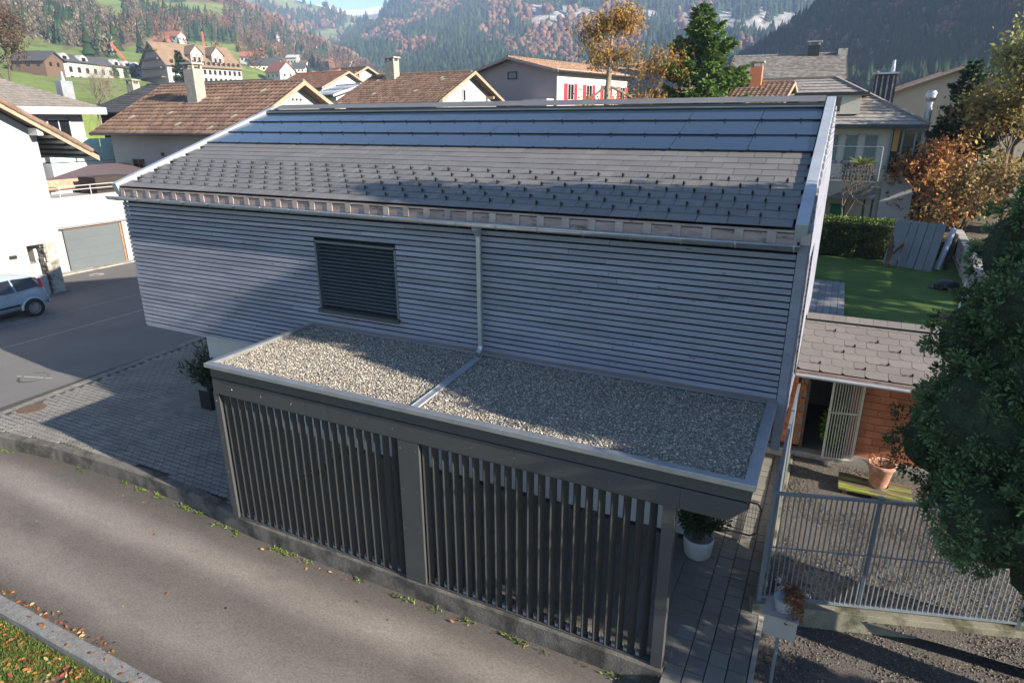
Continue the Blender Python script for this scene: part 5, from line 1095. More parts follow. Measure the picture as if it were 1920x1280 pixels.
# planted terrace below it
q = at(195, 330, 48); TP = thing('planted_terrace', (q[0], q[1], 0), 'white terrace wall with shrubs and glass panels beside the pantile house', 'terrace')
MB().box(q[0] - 9, q[0] + .2, q[1] - 3, q[1] + 6, -.2, at(195, 302, 48)[2]).build('wall', 'shade_render', TP)
zz = at(195, 300, 48)[2]
for i in range(4): MB().box(q[0] + .15, q[0] + .18, q[1] - 3 + i * 1.5, q[1] - 3 + i * 1.5 + 1.42, zz, zz + .8).build('glass_panel', 'balcony_glass', TP)
MB().box(q[0] - .3, q[0] + .25, q[1] + 2.5, q[1] + 6, zz - .1, zz + .35).build('trough', 'brown_wood', TP)
for i, (dx, dy, r, col) in enumerate(((.0, 2.6, .45, (.20, .22, .04)), (-.1, 3.6, .5, (.22, .17, .06)), (-.2, 4.6, .45, (.2, .1, .07)))):
    rng = np.random.default_rng(60 + i); n = 600; dd_ = rng.normal(0, 1, (n, 3)); dd_ /= np.linalg.norm(dd_, axis=1, keepdims=True); P = np.array([q[0] + dx, q[1] + dy, zz + .5]) + dd_ * r * rng.uniform(.5, 1, (n, 1)); V, F = leaf_quads(P, dd_, .13, 1.7, .5, rng); np_mesh('shrub', V, F, 'foliage', TP, np.repeat(np.array(col) * rng.uniform(.5, 1.5, (n, 1)), 4, 0))
# ================================================================ hillside, mountains
def grid_rows(cols, px):
    xs = [c[0] for c in cols]; out = []
    for r in range(len(cols[0][1])): out.append((np.interp(px, xs, [c[1][r][0] for c in cols]), np.interp(px, xs, [c[1][r][1] for c in cols])))
    return out
def smooth_cols(cols, step):
    xs = np.arange(cols[0][0], cols[-1][0] + 1, step); return xs
HILL = [(-700, [(215, 80), (150, 200), (60, 420), (-10, 650), (-50, 900)]), (0, [(215, 90), (145, 230), (60, 420), (0, 650), (-45, 900)]), (250, [(215, 110), (150, 290), (90, 450), (20, 700), (-40, 950)]),
        (450, [(212, 130), (158, 310), (117, 480), (72, 750), (5, 1050)]), (620, [(210, 160), (172, 360), (142, 560), (114, 820), (88, 1100)]), (720, [(210, 180), (186, 420), (168, 650), (152, 900), (140, 1150)]), (860, [(222, 200), (216, 420), (208, 650), (204, 900), (200, 1150)])]
MID = [(-300, [(150, 1100), (60, 1500), (-40, 2000)]), (250, [(140, 1100), (50, 1500), (-40, 2000)]), (420, [(130, 1150), (45, 1500), (-28, 2100)]), (540, [(140, 1150), (55, 1500), (-6, 2100)]), (610, [(150, 1150), (70, 1500), (12, 2000)]), (660, [(155, 1150), (85, 1500), (24, 1950)]), (720, [(160, 1150), (105, 1450), (35, 1900)]), (800, [(170, 1150), (150, 1400), (120, 1800)])]
CEN = [(520, [(172, 900), (150, 1050), (128, 1200), (118, 1350)]), (600, [(172, 900), (140, 1100), (112, 1300), (95, 1500)]), (660, [(172, 900), (130, 1150), (90, 1450), (62, 1700)]), (705, [(172, 900), (125, 1150), (70, 1500), (38, 1750)]), (750, [(172, 900), (115, 1200), (50, 1550), (-8, 1850)]),
       (850, [(172, 900), (105, 1200), (20, 1600), (-45, 1900)]), (1000, [(174, 900), (105, 1200), (10, 1600), (-50, 1900)]), (1200, [(176, 900), (110, 1200), (20, 1600), (-50, 1900)]), (1400, [(178, 900), (115, 1200), (30, 1600), (-48, 1900)]), (1600, [(180, 950), (120, 1300), (50, 1600), (-40, 2000)]), (1800, [(185, 950), (140, 1300), (90, 1600), (20, 2000)])]
RGT = [(1340, [(188, 420), (172, 520), (158, 640), (150, 760)]), (1400, [(186, 400), (160, 520), (130, 660), (108, 800)]), (1450, [(185, 380), (150, 520), (108, 680), (74, 830)]), (1510, [(184, 370), (138, 520), (84, 690), (32, 850)]), (1560, [(184, 360), (128, 520), (62, 700), (-4, 880)]), (1620, [(186, 350), (115, 520), (40, 700), (-40, 880)]), (1760, [(188, 340), (100, 510), (10, 680), (-50, 850)]), (1950, [(190, 330), (90, 500), (0, 660), (-55, 800)]), (2500, [(190, 330), (90, 500), (0, 660), (-55, 800)])]
FAR = [(380, [(60, 2500), (30, 3000), (14, 3500)]), (500, [(60, 2500), (30, 3000), (6, 3500)]), (600, [(60, 2500), (30, 3000), (8, 3500)]), (650, [(60, 2500), (35, 3000), (19, 3500)]), (690, [(60, 2500), (36, 3000), (16, 3500)]), (730, [(60, 2500), (30, 3000), (9, 3500)]), (800, [(60, 2500), (40, 3000), (16, 3500)]), (900, [(60, 2500), (40, 3000), (20, 3500)])]
def surf(cols, px, t):
    """t in 0..1 from base to crest"""
    r = grid_rows(cols, px); k = len(r); ts = np.linspace(0, 1, k); return np.interp(t, ts, [a for a, _ in r]), np.interp(t, ts, [b for _, b in r])
def spot(cols, px, py):
    r = grid_rows(cols, px); ys = [a for a, _ in r]; d = np.interp(-py, [-y for y in ys], [b for _, b in r]); return at(px, py, d), d
def terrain(name, cols, nu, nv, amp, fq, paint, mt, label=None):
    pxs = np.linspace(cols[0][0], cols[-1][0], nu); V = np.zeros((nv + 2, nu, 3)); C = np.zeros((nv + 2, nu, 3))
    for i, px in enumerate(pxs):
        for j in range(nv):
            t = j / (nv - 1); py, d = surf(cols, px, t); p = at(px, py, d); w = min(1, t * 4 + .1)
            nz = fbm(p[0] * fq, p[1] * fq, p[2] * fq, 5); nz2 = fbm(p[0] * fq * 3 + 7, p[1] * fq * 3, p[2] * fq * 3, 4)
            p = p + np.array([nz * amp * .8, nz2 * amp * .8, nz * amp * .5 + nz2 * amp * .25]) * w * (1 if t < .97 else .4)
            V[j, i] = p; C[j, i] = paint(px, py, nz, nz2, p)
        d0 = V[0, i]; dirn = (V[nv - 1, i] - CAM); dirn[2] = 0; dirn /= np.linalg.norm(dirn)
    Vb = V[nv - 1].copy()
    for i in range(nu):
        dirn = Vb[i] - CAM; dirn[2] = 0; L = np.linalg.norm(dirn); dirn /= L
        V[nv, i] = Vb[i] + dirn * L * .25 - Z1 * Vb[i, 2] * .5; V[nv + 1, i] = Vb[i] + dirn * L * .5; V[nv + 1, i, 2] = -5
        C[nv, i] = C[nv + 1, i] = C[nv - 1, i]
    base = V[0].copy()
    for i in range(nu):
        dirn = base[i] - CAM; dirn[2] = 0; L = np.linalg.norm(dirn); base[i] -= dirn / L * (L * .06); base[i, 2] = -3
    V = np.concatenate([base[None], V]); C = np.concatenate([C[:1], C]); I = np.arange((nv + 3) * nu).reshape(nv + 3, nu)
    F = np.stack([I[:-1, :-1].ravel(), I[:-1, 1:].ravel(), I[1:, 1:].ravel(), I[1:, :-1].ravel()], 1)
    o = np_mesh(name, V.reshape(-1, 3), F, mt, None, C.reshape(-1, 3), smooth=True); o['kind'] = 'structure'; return V[1:nv + 1]
GREEN, GREEN2, FLOOR, ROCK, TAN = np.array((.115, .165, .05)), np.array((.15, .17, .075)), np.array((.075, .06, .042)), np.array((.27, .26, .245)), np.array((.16, .14, .08))
def n2(px, py, s, k): return fbm(px * s, py * s * 2.2, k, 4)
# what grows where on each slope (0 meadow, 1 conifer, 2 rust broadleaf, 3 bare broadleaf, 4 rock)
def hill_kind(px, py):
    up = np.interp(px, [-700, 0, 90, 190, 270, 330, 440, 540, 620, 720], [20, 50, 62, 84, 66, 76, 92, 108, 122, 160])     # lower edge of the wood
    v = n2(px, py, .012, 1.3)
    if py > up + v * 9:
        if 130 < px < 275 and py < 108 and v > -.25: return 3
        if py < 135 and px > 300 and n2(px, py, .03, 8.8) > .42: return 2
        return 0
    m = np.interp(px, [-700, 60, 130, 230, 300, 420, 560, 720], [-999, -999, -60, -15, 20, 20, -999, -999])
    if abs(py - m) < 10 + 8 * v and px < 430: return 0
    if 165 < px < 235 and -30 < py - (px - 165) * .5 < 18: return 0
    c = n2(px, py, .02, 5.1)
    if c > .36: return 1
    if px > 210 and c < .1: return 2
    return 3
def mid_kind(px, py):
    v = n2(px, py, .016, 3.3)
    if v > .02: return 0
    return 1 if n2(px, py, .05, 4.4) > -.1 else 2
def cen_kind(px, py):
    c = np.interp(px, [520, 700, 900, 930, 1000, 1090, 1180, 1280, 1380, 1450, 1540, 1800], [-99, -99, -40, 22, 55, 38, 28, 55, 60, 38, 60, 30]); w = np.interp(px, [700, 900, 960, 1060, 1180, 1300, 1420, 1540], [5, 8, 16, 26, 18, 30, 36, 30])
    j = n2(px, py, .02, 2.1) * 26
    if px > 880 and abs(py - c + j) < w * (.55 + .9 * n2(px, py, .05, 6)) : return 4
    if px > 1280 and py < 110 and n2(px * 2.2, py, .02, 9.9) > .22: return 4
    if px > 980 and py < 30 and n2(px * 2, py, .03, 9.1) > .36: return 4
    v = n2(px, py, .012, 7.7)
    if py > 120 and v > .3: return 3
    if 930 < px < 1200 and 45 < py < 128 and v > -.28: return 2
    if px < 780 and py < 50 and v > .1: return 0
    if v > .2: return 2
    return 1
def rgt_kind(px, py): return 2 if n2(px, py, .02, 1.1) > .38 else (3 if n2(px, py, .04, 2.1) > .4 else 1)
GC = {0: GREEN, 1: np.array((.035, .045, .025)), 2: np.array((.10, .06, .04)), 3: np.array((.11, .09, .065)), 4: ROCK}
VG_HILL = terrain('hillside', HILL, 150, 70, 7, .006, lambda px, py, a, b, p: GC[hill_kind(px, py)] * (1 + .25 * b) + (.02, .01, 0), 'hill_ground')
VG_MID = terrain('far_hill', MID, 90, 50, 40, .0022, lambda px, py, a, b, p: (GREEN2 if mid_kind(px, py) == 0 else GC[1] * 1.5) * (1 + .3 * b), 'hill_ground')
VG_CEN = terrain('mountain', CEN, 220, 110, 55, .0024, lambda px, py, a, b, p: GC[cen_kind(px, py)] * (1 + .4 * b), 'mountain_ground')
VG_RGT = terrain('mountain_side', RGT, 130, 80, 22, .004, lambda px, py, a, b, p: GC[rgt_kind(px, py)] * (1 + .3 * b), 'mountain_ground')
terrain('snow_peak', FAR, 60, 30, 30, .002, lambda px, py, a, b, p: np.array((.6, .6, .62)) * (1 + .2 * b) if py < 32 + 14 * b else TAN, 'mountain_ground')
# unseen ridge added outside the picture to shade the right mountain side
def ridge_block(name, a, b, h, w, n=40):
    a, b = np.array(a, float), np.array(b, float); d = (b - a) / np.linalg.norm(b - a); nn = np.array([-d[1], d[0]]); V = []
    for i in range(n + 1):
        for j in range(n + 1):
            s, t = i / n, j / n * 2 - 1; q = a + (b - a) * s + nn * w * t; z = h * (1 - abs(t)) ** .8 * min(1, s * 6, (1 - s) * 6 + .2) + 25 * fbm(q[0] * .006, q[1] * .006); V.append((q[0], q[1], z if abs(t) < .99 else -3))
    I = np.arange((n + 1) ** 2).reshape(n + 1, n + 1); F = np.stack([I[:-1, :-1].ravel(), I[1:, :-1].ravel(), I[1:, 1:].ravel(), I[:-1, 1:].ravel()], 1); V = np.array(V)
    o = np_mesh(name, V, F, 'mountain_ground', None, np.tile((.04, .05, .03), (len(V), 1)), smooth=True); o['kind'] = 'structure'
ridge_block('added_shade_ridge', (340, 270), (560, 1050), 400, 190)
# far woods: crowns as real low cones and lumps
def cone_tree(rng, n, sides=6):
    """unit conifer: three stacked skirts"""
    V = []; F = []; b = 0
    for z0, z1, r in ((0.02, .5, .24), (.28, .76, .175), (.55, 1.0, .105)):
        for i in range(sides): t = 2 * math.pi * (i + .5 * (b > 0)) / sides; V.append((r * math.cos(t), r * math.sin(t), z0))
        V.append((0, 0, z1)); F += [(b + i, b + (i + 1) % sides, b + sides) for i in range(sides)]; b += sides + 1
    return np.array(V), np.array(F)
def lump_tree():
    t = (1 + 5 ** .5) / 2; V = np.array([(-1, t, 0), (1, t, 0), (-1, -t, 0), (1, -t, 0), (0, -1, t), (0, 1, t), (0, -1, -t), (0, 1, -t), (t, 0, -1), (t, 0, 1), (-t, 0, -1), (-t, 0, 1)], float); V /= np.linalg.norm(V[0])
    F = np.array([(0, 11, 5), (0, 5, 1), (0, 1, 7), (0, 7, 10), (0, 10, 11), (1, 5, 9), (5, 11, 4), (11, 10, 2), (10, 7, 6), (7, 1, 8), (3, 9, 4), (3, 4, 2), (3, 2, 6), (3, 6, 8), (3, 8, 9), (4, 9, 5), (2, 4, 11), (6, 2, 10), (8, 6, 7), (9, 8, 1)])
    W_ = np.concatenate([V * (.27, .27, .36) + (0, 0, .6), V * (.2, .2, .26) + (.1, .06, .38)]); return W_, np.concatenate([F, F + 12])
CT, LT = cone_tree(None, 0), lump_tree()
PALETTE = {1: [(.018, .036, .016), (.022, .045, .022), (.03, .05, .02)], 2: [(.13, .06, .04), (.14, .08, .05), (.11, .06, .045), (.15, .095, .05)], 3: [(.13, .105, .08), (.11, .085, .06), (.15, .13, .09), (.10, .08, .05)]}
def woods(name, label, cols, kind, n, hmin, hmax, seed, Vg, pxr, fat=1.0, sparse=0.0, feather=False):
    FQ = [[], [], [], []]; rng = np.random.default_rng(seed); out = {0: [[], [], []], 1: [[], [], []]}; nv, nu = Vg.shape[:2]; x0, x1 = cols[0][0], cols[-1][0]
    for _ in range(n):
        px = rng.uniform(*pxr); t = rng.uniform(.0, 1.0); py, d = surf(cols, px, t)
        if py < -25 or py > 235 or d < 265: continue
        k = kind(px, py)
        if k == 4: continue
        if k == 0 and rng.random() > sparse: continue
        if k == 0: k = rng.integers(1, 4)
        fi, fj = (px - x0) / (x1 - x0) * (nu - 1), t * (nv - 1); i, j = int(min(fi, nu - 2)), int(min(fj, nv - 2)); a, b = fi - i, fj - j
        p = (Vg[j, i] * (1 - a) + Vg[j, i + 1] * a) * (1 - b) + (Vg[j + 1, i] * (1 - a) + Vg[j + 1, i + 1] * a) * b
        if k != 1 and rng.random() < .12: k = 1
        h = rng.uniform(hmin, hmax) * (1.15 if k == 1 else .85); g = 0 if k == 1 else 1; T = (CT, LT)[g][0]; an = rng.uniform(0, 6.28); c, s = math.cos(an), math.sin(an); w = h * fat * rng.uniform(.8, 1.25)
        X = (T + rng.normal(0, .02, T.shape)) * (w, w, h); Xr = np.stack([X[:, 0] * c - X[:, 1] * s, X[:, 0] * s + X[:, 1] * c, X[:, 2]], 1) + p - (0, 0, h * .08)
        if feather and d < 1000 and g == 1:
            m = 34; zz = rng.uniform(.12, 1, m); rr = .26 * np.sin(np.pi * np.clip(zz * .9 + .08, 0, 1)) ** .7 * rng.uniform(.3, 1, m); aa = rng.uniform(0, 6.28, m); FQ[0].append(p + np.stack([rr * np.cos(aa) * w, rr * np.sin(aa) * w, zz * h - h * .08], 1)); FQ[1].append(np.stack([np.cos(aa) * .5, np.sin(aa) * .5, np.full(m, .9)], 1)); FQ[2].append(np.array(PALETTE[k][rng.integers(0, len(PALETTE[k]))]) * rng.uniform(.6, 1.4) * rng.uniform(.7, 1.3, (m, 1))); FQ[3].append(np.full(m, h * .16)); continue
        col = np.array(PALETTE[k][rng.integers(0, len(PALETTE[k]))]) * rng.uniform(.65, 1.35)
        out[g][0].append(Xr); out[g][2].append(np.tile(col, (len(T), 1)))
    V = []; F = []; C = []; b = 0
    for g in (0, 1):
        T = (CT, LT)[g]; m = len(out[g][0])
        if not m: continue
        V += out[g][0]; C += out[g][2]; F.append((T[1][None] + (b + len(T[0]) * np.arange(m))[:, None, None]).reshape(-1, 3)); b += m * len(T[0])
    o = np_mesh(name, np.concatenate(V), np.concatenate(F), 'far_trees', None, np.concatenate(C)); tag(o, label, 'forest', kind='stuff')
    if FQ[0]: V, F = leaf_quads(np.concatenate(FQ[0]), np.concatenate(FQ[1]), np.concatenate(FQ[3]), 2.6, .35, rng); o = np_mesh(name, V, F, 'far_trees', o, np.repeat(np.concatenate(FQ[2]), 4, 0)); o['kind'] = 'stuff'
woods('hillside_wood', 'brown and rust autumn wood with conifers on the left hillside', HILL, hill_kind, 9000, 8, 15, 71, VG_HILL, (-60, 740), .9, .004, True)
woods('far_wood', 'distant conifer wood on the pale far hill at top left', MID, mid_kind, 6000, 14, 24, 72, VG_MID, (150, 800), 1.0, .03)
woods('mountain_forest', 'blue green and rust forest covering the cliff banded mountain', CEN, cen_kind, 21000, 15, 27, 73, VG_CEN, (520, 1640), 1.05, .04)
woods('shaded_forest', 'dark shaded forest on the steep mountain side at right', RGT, rgt_kind, 8500, 8, 13, 74, VG_RGT, (1340, 2000), .95)
# ================================================================ buildings on the hillside
def far_windows(parent, P, u, out, n, w, h, gap, frame='brown_wood'):
    for i in range(n): window(parent, np.array(P) + np.array(u) * gap * i, u, out, w, h, frame=frame, sill=False, bars=1)
# grand hotel with tall brown roof
b0 = at(362, 158, 300); angH = math.radians(-14); P, u, n = frame2(b0, angH); zb = b0[2]
pl_ = at(318, 158, 290); pr_ = at(456, 158, 305)
HT = thing('grand_hotel', (*b0[:2], zb), 'large white hotel with tall brown roof, half timbered dormers and shaded gable', 'hotel', 'hotels on the hillside')
A_ = np.array([pl_[0], pl_[1], 0]); B_ = np.array([pr_[0], pr_[1], 0]); u = B_ - A_; LN = np.linalg.norm(u); u /= LN; n = np.array([-u[1], u[0], 0]); dep = 20.0
ze, zk, zr_ = at(320, 122, 290)[2], at(300, 100, 296)[2], at(285, 78, 300)[2]
MB().prism([A_ + Z1 * (zb - 8), A_ + n * dep + Z1 * (zb - 8), A_ + n * dep + Z1 * ze, A_ + n * dep * .5 + Z1 * (zr_ - .4), A_ + Z1 * ze], u * LN).build('wall', 'bright_render', HT)
rH = MB().prism([A_ - n * 1.2 - u * .8 + Z1 * (ze - .2), A_ + n * dep * .5 - u * .8 + Z1 * zr_, A_ + n * (dep + 1.2) - u * .8 + Z1 * (ze - .2), A_ + n * dep * .5 - u * .8 + Z1 * (zr_ - 1.0)], u * (LN + 1.6)).build('roof', 'hotel_roof', HT)
gA = A_ + n * dep / 2
for k in range(4): MB().obox(gA - u * .8 + Z1 * (zb + 2.0 + k * 3.2), n, u, Z1, dep * (.42 - .085 * max(0, k - 1)), .9, .28).build('balcony', 'brown_wood', HT)
MB().prism([A_ - u * .06 + n * .5 + Z1 * (zb - 6), A_ - u * .06 + n * (dep - .5) + Z1 * (zb - 6), A_ - u * .06 + n * (dep - .5) + Z1 * ze, A_ - u * .06 + n * dep * .5 + Z1 * (zr_ - 1.2), A_ - u * .06 + n * .5 + Z1 * ze], u * .03).build('gable_shade_sheet', 'mauve_render', HT)  # mauve sheet paints the shade onto the gable end
for row in range(3): far_windows(HT, A_ + u * 2.2 + Z1 * (zb + .5 + row * 3.0), u, -n, 14, 1.0, 1.6, LN / 14.6)
for s in (.42, .70):
    D = A_ + u * LN * s + n * 1.0; zd = ze + .6; hb = MB().prism([D - u * 2.4 + Z1 * zd, D + u * 2.4 + Z1 * zd, D + u * 2.4 + Z1 * (zd + 4.2), D + Z1 * (zd + 7), D - u * 2.4 + Z1 * (zd + 4.2)], n * 7).build('dormer', 'bright_render', HT)
    MB().prism([D - u * 3 - n * .5 + Z1 * (zd + 3.8), D - n * .5 + Z1 * (zd + 7.4), D + u * 3 - n * .5 + Z1 * (zd + 3.8), D - n * .5 + Z1 * (zd + 6.9)], n * 8).build('dormer_roof', 'hotel_roof', hb)
    for i in range(3): MB().obox(D + u * (i - 1) * 1.9 - n * .05 + Z1 * (zd + 2), u, n, Z1, .12, .06, 2.0).build('timber', 'red_tile', hb)
    far_windows(hb, D - u * .95 + Z1 * (zd + 1.2), u, -n, 2, .9, 1.7, 1.9)
for i in range(5): q = A_ + u * LN * (.18 + .16 * i) + n * 3.2; MB().obox(q + Z1 * (ze + 1.6), u, n, Z1, 1.3, 1.2, .5).build('shed_dormer', 'brown_wood', HT)
# lower hotel with arched dormers
A_ = at(108, 148, 280); B_ = at(272, 143, 318); zb = A_[2] - 1; A_ = np.array([A_[0], A_[1], 0]); B_ = np.array([B_[0], B_[1], 0]); u = B_ - A_; LN = np.linalg.norm(u); u /= LN; n = np.array([-u[1], u[0], 0])
H2 = thing('white_hotel', (*A_[:2], zb), 'long white hotel with dark roof and row of arched white dormers', 'hotel', 'hotels on the hillside'); zt = at(108, 113, 280)[2]
MB().prism([A_ + Z1 * (zb - 4), A_ + u * LN + Z1 * (zb - 4), A_ + u * LN + Z1 * zt, A_ + Z1 * zt], n * 13).build('wall', 'bright_render', H2); zr_ = at(103, 97, 283)[2]
MB().prism([A_ - n * .8 - u * 1 + Z1 * zt, A_ + n * 3.4 - u * 1 + Z1 * zr_, A_ + n * 14 - u * 1 + Z1 * zr_, A_ + n * 14 - u * 1 + Z1 * zt], u * (LN + 2)).build('roof', 'dark_roof', H2)
for s in (.12, .31, .67, .80, .92):
    q = A_ + u * LN * s + n * .4 + Z1 * (zt + .3); pts_ = [q + u * 2.3 * math.cos(t) + Z1 * 2.4 * math.sin(t) for t in np.linspace(0, math.pi, 9)]; dm_ = MB().prism(pts_, n * 3).build('arched_dormer', 'bright_render', H2)
    MB().obox(q + Z1 * .9 - n * .03, u, n, Z1, .9, .04, .6).build('window', 'window_glass', dm_)
for row in range(2): far_windows(H2, A_ + u * 3 + Z1 * (zb + .6 + row * 3.0), u, -n, 11, 1.4, 1.7, LN / 11.8)
for s in (.62, .76, .84):
    rng = np.random.default_rng(int(s * 100)); m = 500; P = A_ + u * LN * s + np.outer(rng.normal(0, .8, m), u) - n * .2 + np.outer(rng.uniform(0, 1, m), Z1 * (zt - zb)) + Z1 * zb; V, F = leaf_quads(P, rng.normal(0, 1, (m, 3)), .7, 1.5, .3, rng); np_mesh('climber', V, F, 'far_trees', H2, np.repeat(np.array((.06, .09, .03)) * rng.uniform(.6, 1.4, (m, 1)), 4, 0))
# cranes
q = at(232, 110, 330); CRN = thing('red_crane', tuple(q - Z1 * 8), 'red crane jib slanting above the long white hotel', 'crane', 'red cranes on the hillside'); MB().bar(q - Z1 * 6, q, .7, .7).bar(q, at(207, 80, 330), .8, .8).build('jib', 'crane_red', CRN)
q = at(383, 88, 420); CRN = thing('red_crane', tuple(q - Z1 * 4), 'slim red mast standing behind the grand hotel roof', 'crane', 'red cranes on the hillside'); MB().bar(q - Z1 * 8, at(379, 60, 420), .8, .8).build('mast', 'crane_red', CRN)
# chalets and farmhouses: px, py of the wall foot, width m, depth, wall h, roof h, angle, wall, roof, label
CH = [(496, 138, 17, 11, 5, 4, 30, 'cream_render', 'dark_roof', 'cream farmhouse with big dark solar roof below the autumn wood'), (513, 152, 13, 9, 4.5, 5, -12, 'white_render', 'red_tile', 'house with steep red roof and white gable above the pantile ridge'),
      (548, 126, 8, 7, 7, 2, 20, 'bright_render', 'white_paint', 'flat white cube house on the green slope'), (566, 130, 7, 6, 4, 2.5, 20, 'cream_render', 'brown_wood', 'small ochre house with brown roof right of the white cube'), (462, 118, 8, 7, 4, 3, 30, 'bright_render', 'red_tile', 'small white chalet with red roof beside the hotel roof'),
      (476, 122, 9, 7, 3.5, 3, 10, 'shade_render', 'dark_roof', 'grey roofed white shed below the cream farmhouse'), (561, 139, 8, 8, 4, 3.5, 35, 'shade_render', 'dark_roof', 'white gable with dark blue panel roof in the village'), (609, 122, 11, 8, 3.5, 2.5, -5, 'rust', 'red_tile', 'low red brown barn on the slope at centre left'),
      (649, 127, 12, 8, 4, 3.5, -8, 'bright_render', 'red_tile', 'white farmhouse with red roof near the foot of the mountain'), (683, 146, 12, 9, 3, 4, 20, 'dark_wood', 'brown_wood', 'dark timber barn with brown roof at the valley edge'), (510, 76, 10, 7, 3.5, 3, 10, 'bright_render', 'red_tile', 'tiny white house with red roof inside the autumn wood'),
      (180, 45, 9, 7, 3.5, 2.5, 25, 'bright_render', 'dark_roof', 'small white house high on the left hillside between trees'), (318, 80, 14, 8, 4, 3.5, 10, 'bright_render', 'red_tile', 'white house with red roof peeking over the grand hotel'), (586, 96, 8, 6, 3.5, 2.5, 0, 'bright_render', 'red_tile', 'tiny white house at the right end of the autumn wood'), (55, 131, 12, 8, 3, 3, 20, 'brown_wood', 'dark_roof', 'brown timber barn on the meadow at far left'),
      (662, 152, 9, 7, 3, 3, 15, 'terracotta', 'grey_tile', 'low orange walled shed right of the timbered house'), (300, 86, 9, 6, 3, 3, 20, 'red_tile', 'red_tile', 'red roofed annex left of the white house above the hotel')]
for px, py, wd, dp, wh, rh, an, wm, rm, lab in CH:
    q, dist = spot(HILL, px, py); an = math.radians(an); u = np.array([math.cos(an), math.sin(an), 0]); n = np.array([-u[1], u[0], 0]); B = q - u * wd / 2; t = thing('chalet', tuple(q), lab, 'house', 'houses on the hillside')
    MB().prism([B - Z1 * 4, B + n * dp - Z1 * 4, B + n * dp + Z1 * wh, B + n * dp / 2 + Z1 * (wh + rh - .2), B + Z1 * wh], u * wd).build('wall', wm, t)
    MB().prism([B - n * 1 - u * .8 + Z1 * (wh - .4), B + n * dp / 2 - u * .8 + Z1 * (wh + rh), B + n * (dp + 1) - u * .8 + Z1 * (wh - .4), B + n * dp / 2 - u * .8 + Z1 * (wh + rh - .5)], u * (wd + 1.6)).build('roof', rm, t)
    for i in range(3): MB().obox(B + u * wd * (.2 + .3 * i) - n * .04 + Z1 * (wh * .55), u, n, Z1, .55, .05, .6).build('window', 'window_glass', t)
    for i in (-1, 1): MB().obox(B + u * (wd + .04) + n * (dp / 2 + i * dp * .2) + Z1 * (wh * .6), n, u, Z1, .5, .05, .6).build('window', 'window_glass', t)
# half timbered house and brown barn close behind the pantile ridge
q = at(585, 190, 95); tT, h_ = gable_house('timbered_house', 'white half timbered house with steep brown roof above the pantile ridge', at(578, 186, 100)[:2], math.radians(-10), 7.5, 4.6, at(578, 157, 100)[2], at(590, 131, 104)[2], wall='bright_render', roof='brown_tile', amp=0, group=None, over=.6, vo=.6)
g0 = h_['W0'] + h_['u'] * (h_['lw'] + .03)
for k in range(4): MB().obox(g0 + h_['n'] * (.3 + k * (h_['dw'] - .6) / 3) + Z1 * (h_['zw'] - 1.2), h_['n'], h_['u'], Z1, .09, .03, 2.0).build('timber', 'brown_wood', tT)
for k in (0, 1.9): MB().obox(g0 + h_['n'] * h_['dw'] / 2 + Z1 * (h_['zw'] - .1 - k), h_['n'], h_['u'], Z1, h_['dw'] / 2, .035, .09).build('timber', 'brown_wood', tT)
for k in (.32, .68): window(tT, g0 + h_['n'] * h_['dw'] * k + Z1 * (h_['zw'] + .2), h_['n'], h_['u'], .7, 1.0, frame='white_paint', sill=False)
MB().obox(h_['E'] + h_['u'] * 3 + h_['sl'] * 2.4 + h_['nn'] * .3, h_['u'], h_['sl'], h_['nn'], 1.0, .9, .3).build('dormer', 'red_tile', tT)
tBn, h2 = gable_house('long_barn', 'long low barn with plain brown roof left of the timbered house', at(504, 176, 92)[:2], math.radians(-2), 9, 5, at(504, 168, 92)[2], at(520, 140, 97)[2], wall='white_render', roof='red_tile', amp=0, group=None)
q = at(612, 190, 70); tZ, h3 = gable_house('zinc_gable_house', 'white gable with ribbed zinc roof wedged between two pantile roofs', at(578, 181, 75)[:2], math.radians(-20), 5.2, 3.4, at(578, 181, 75)[2], at(600, 163, 78)[2], wall='white_render', roof='zinc_matt', amp=.03, tw=.35, tl=6, group=None, verge='white_paint')
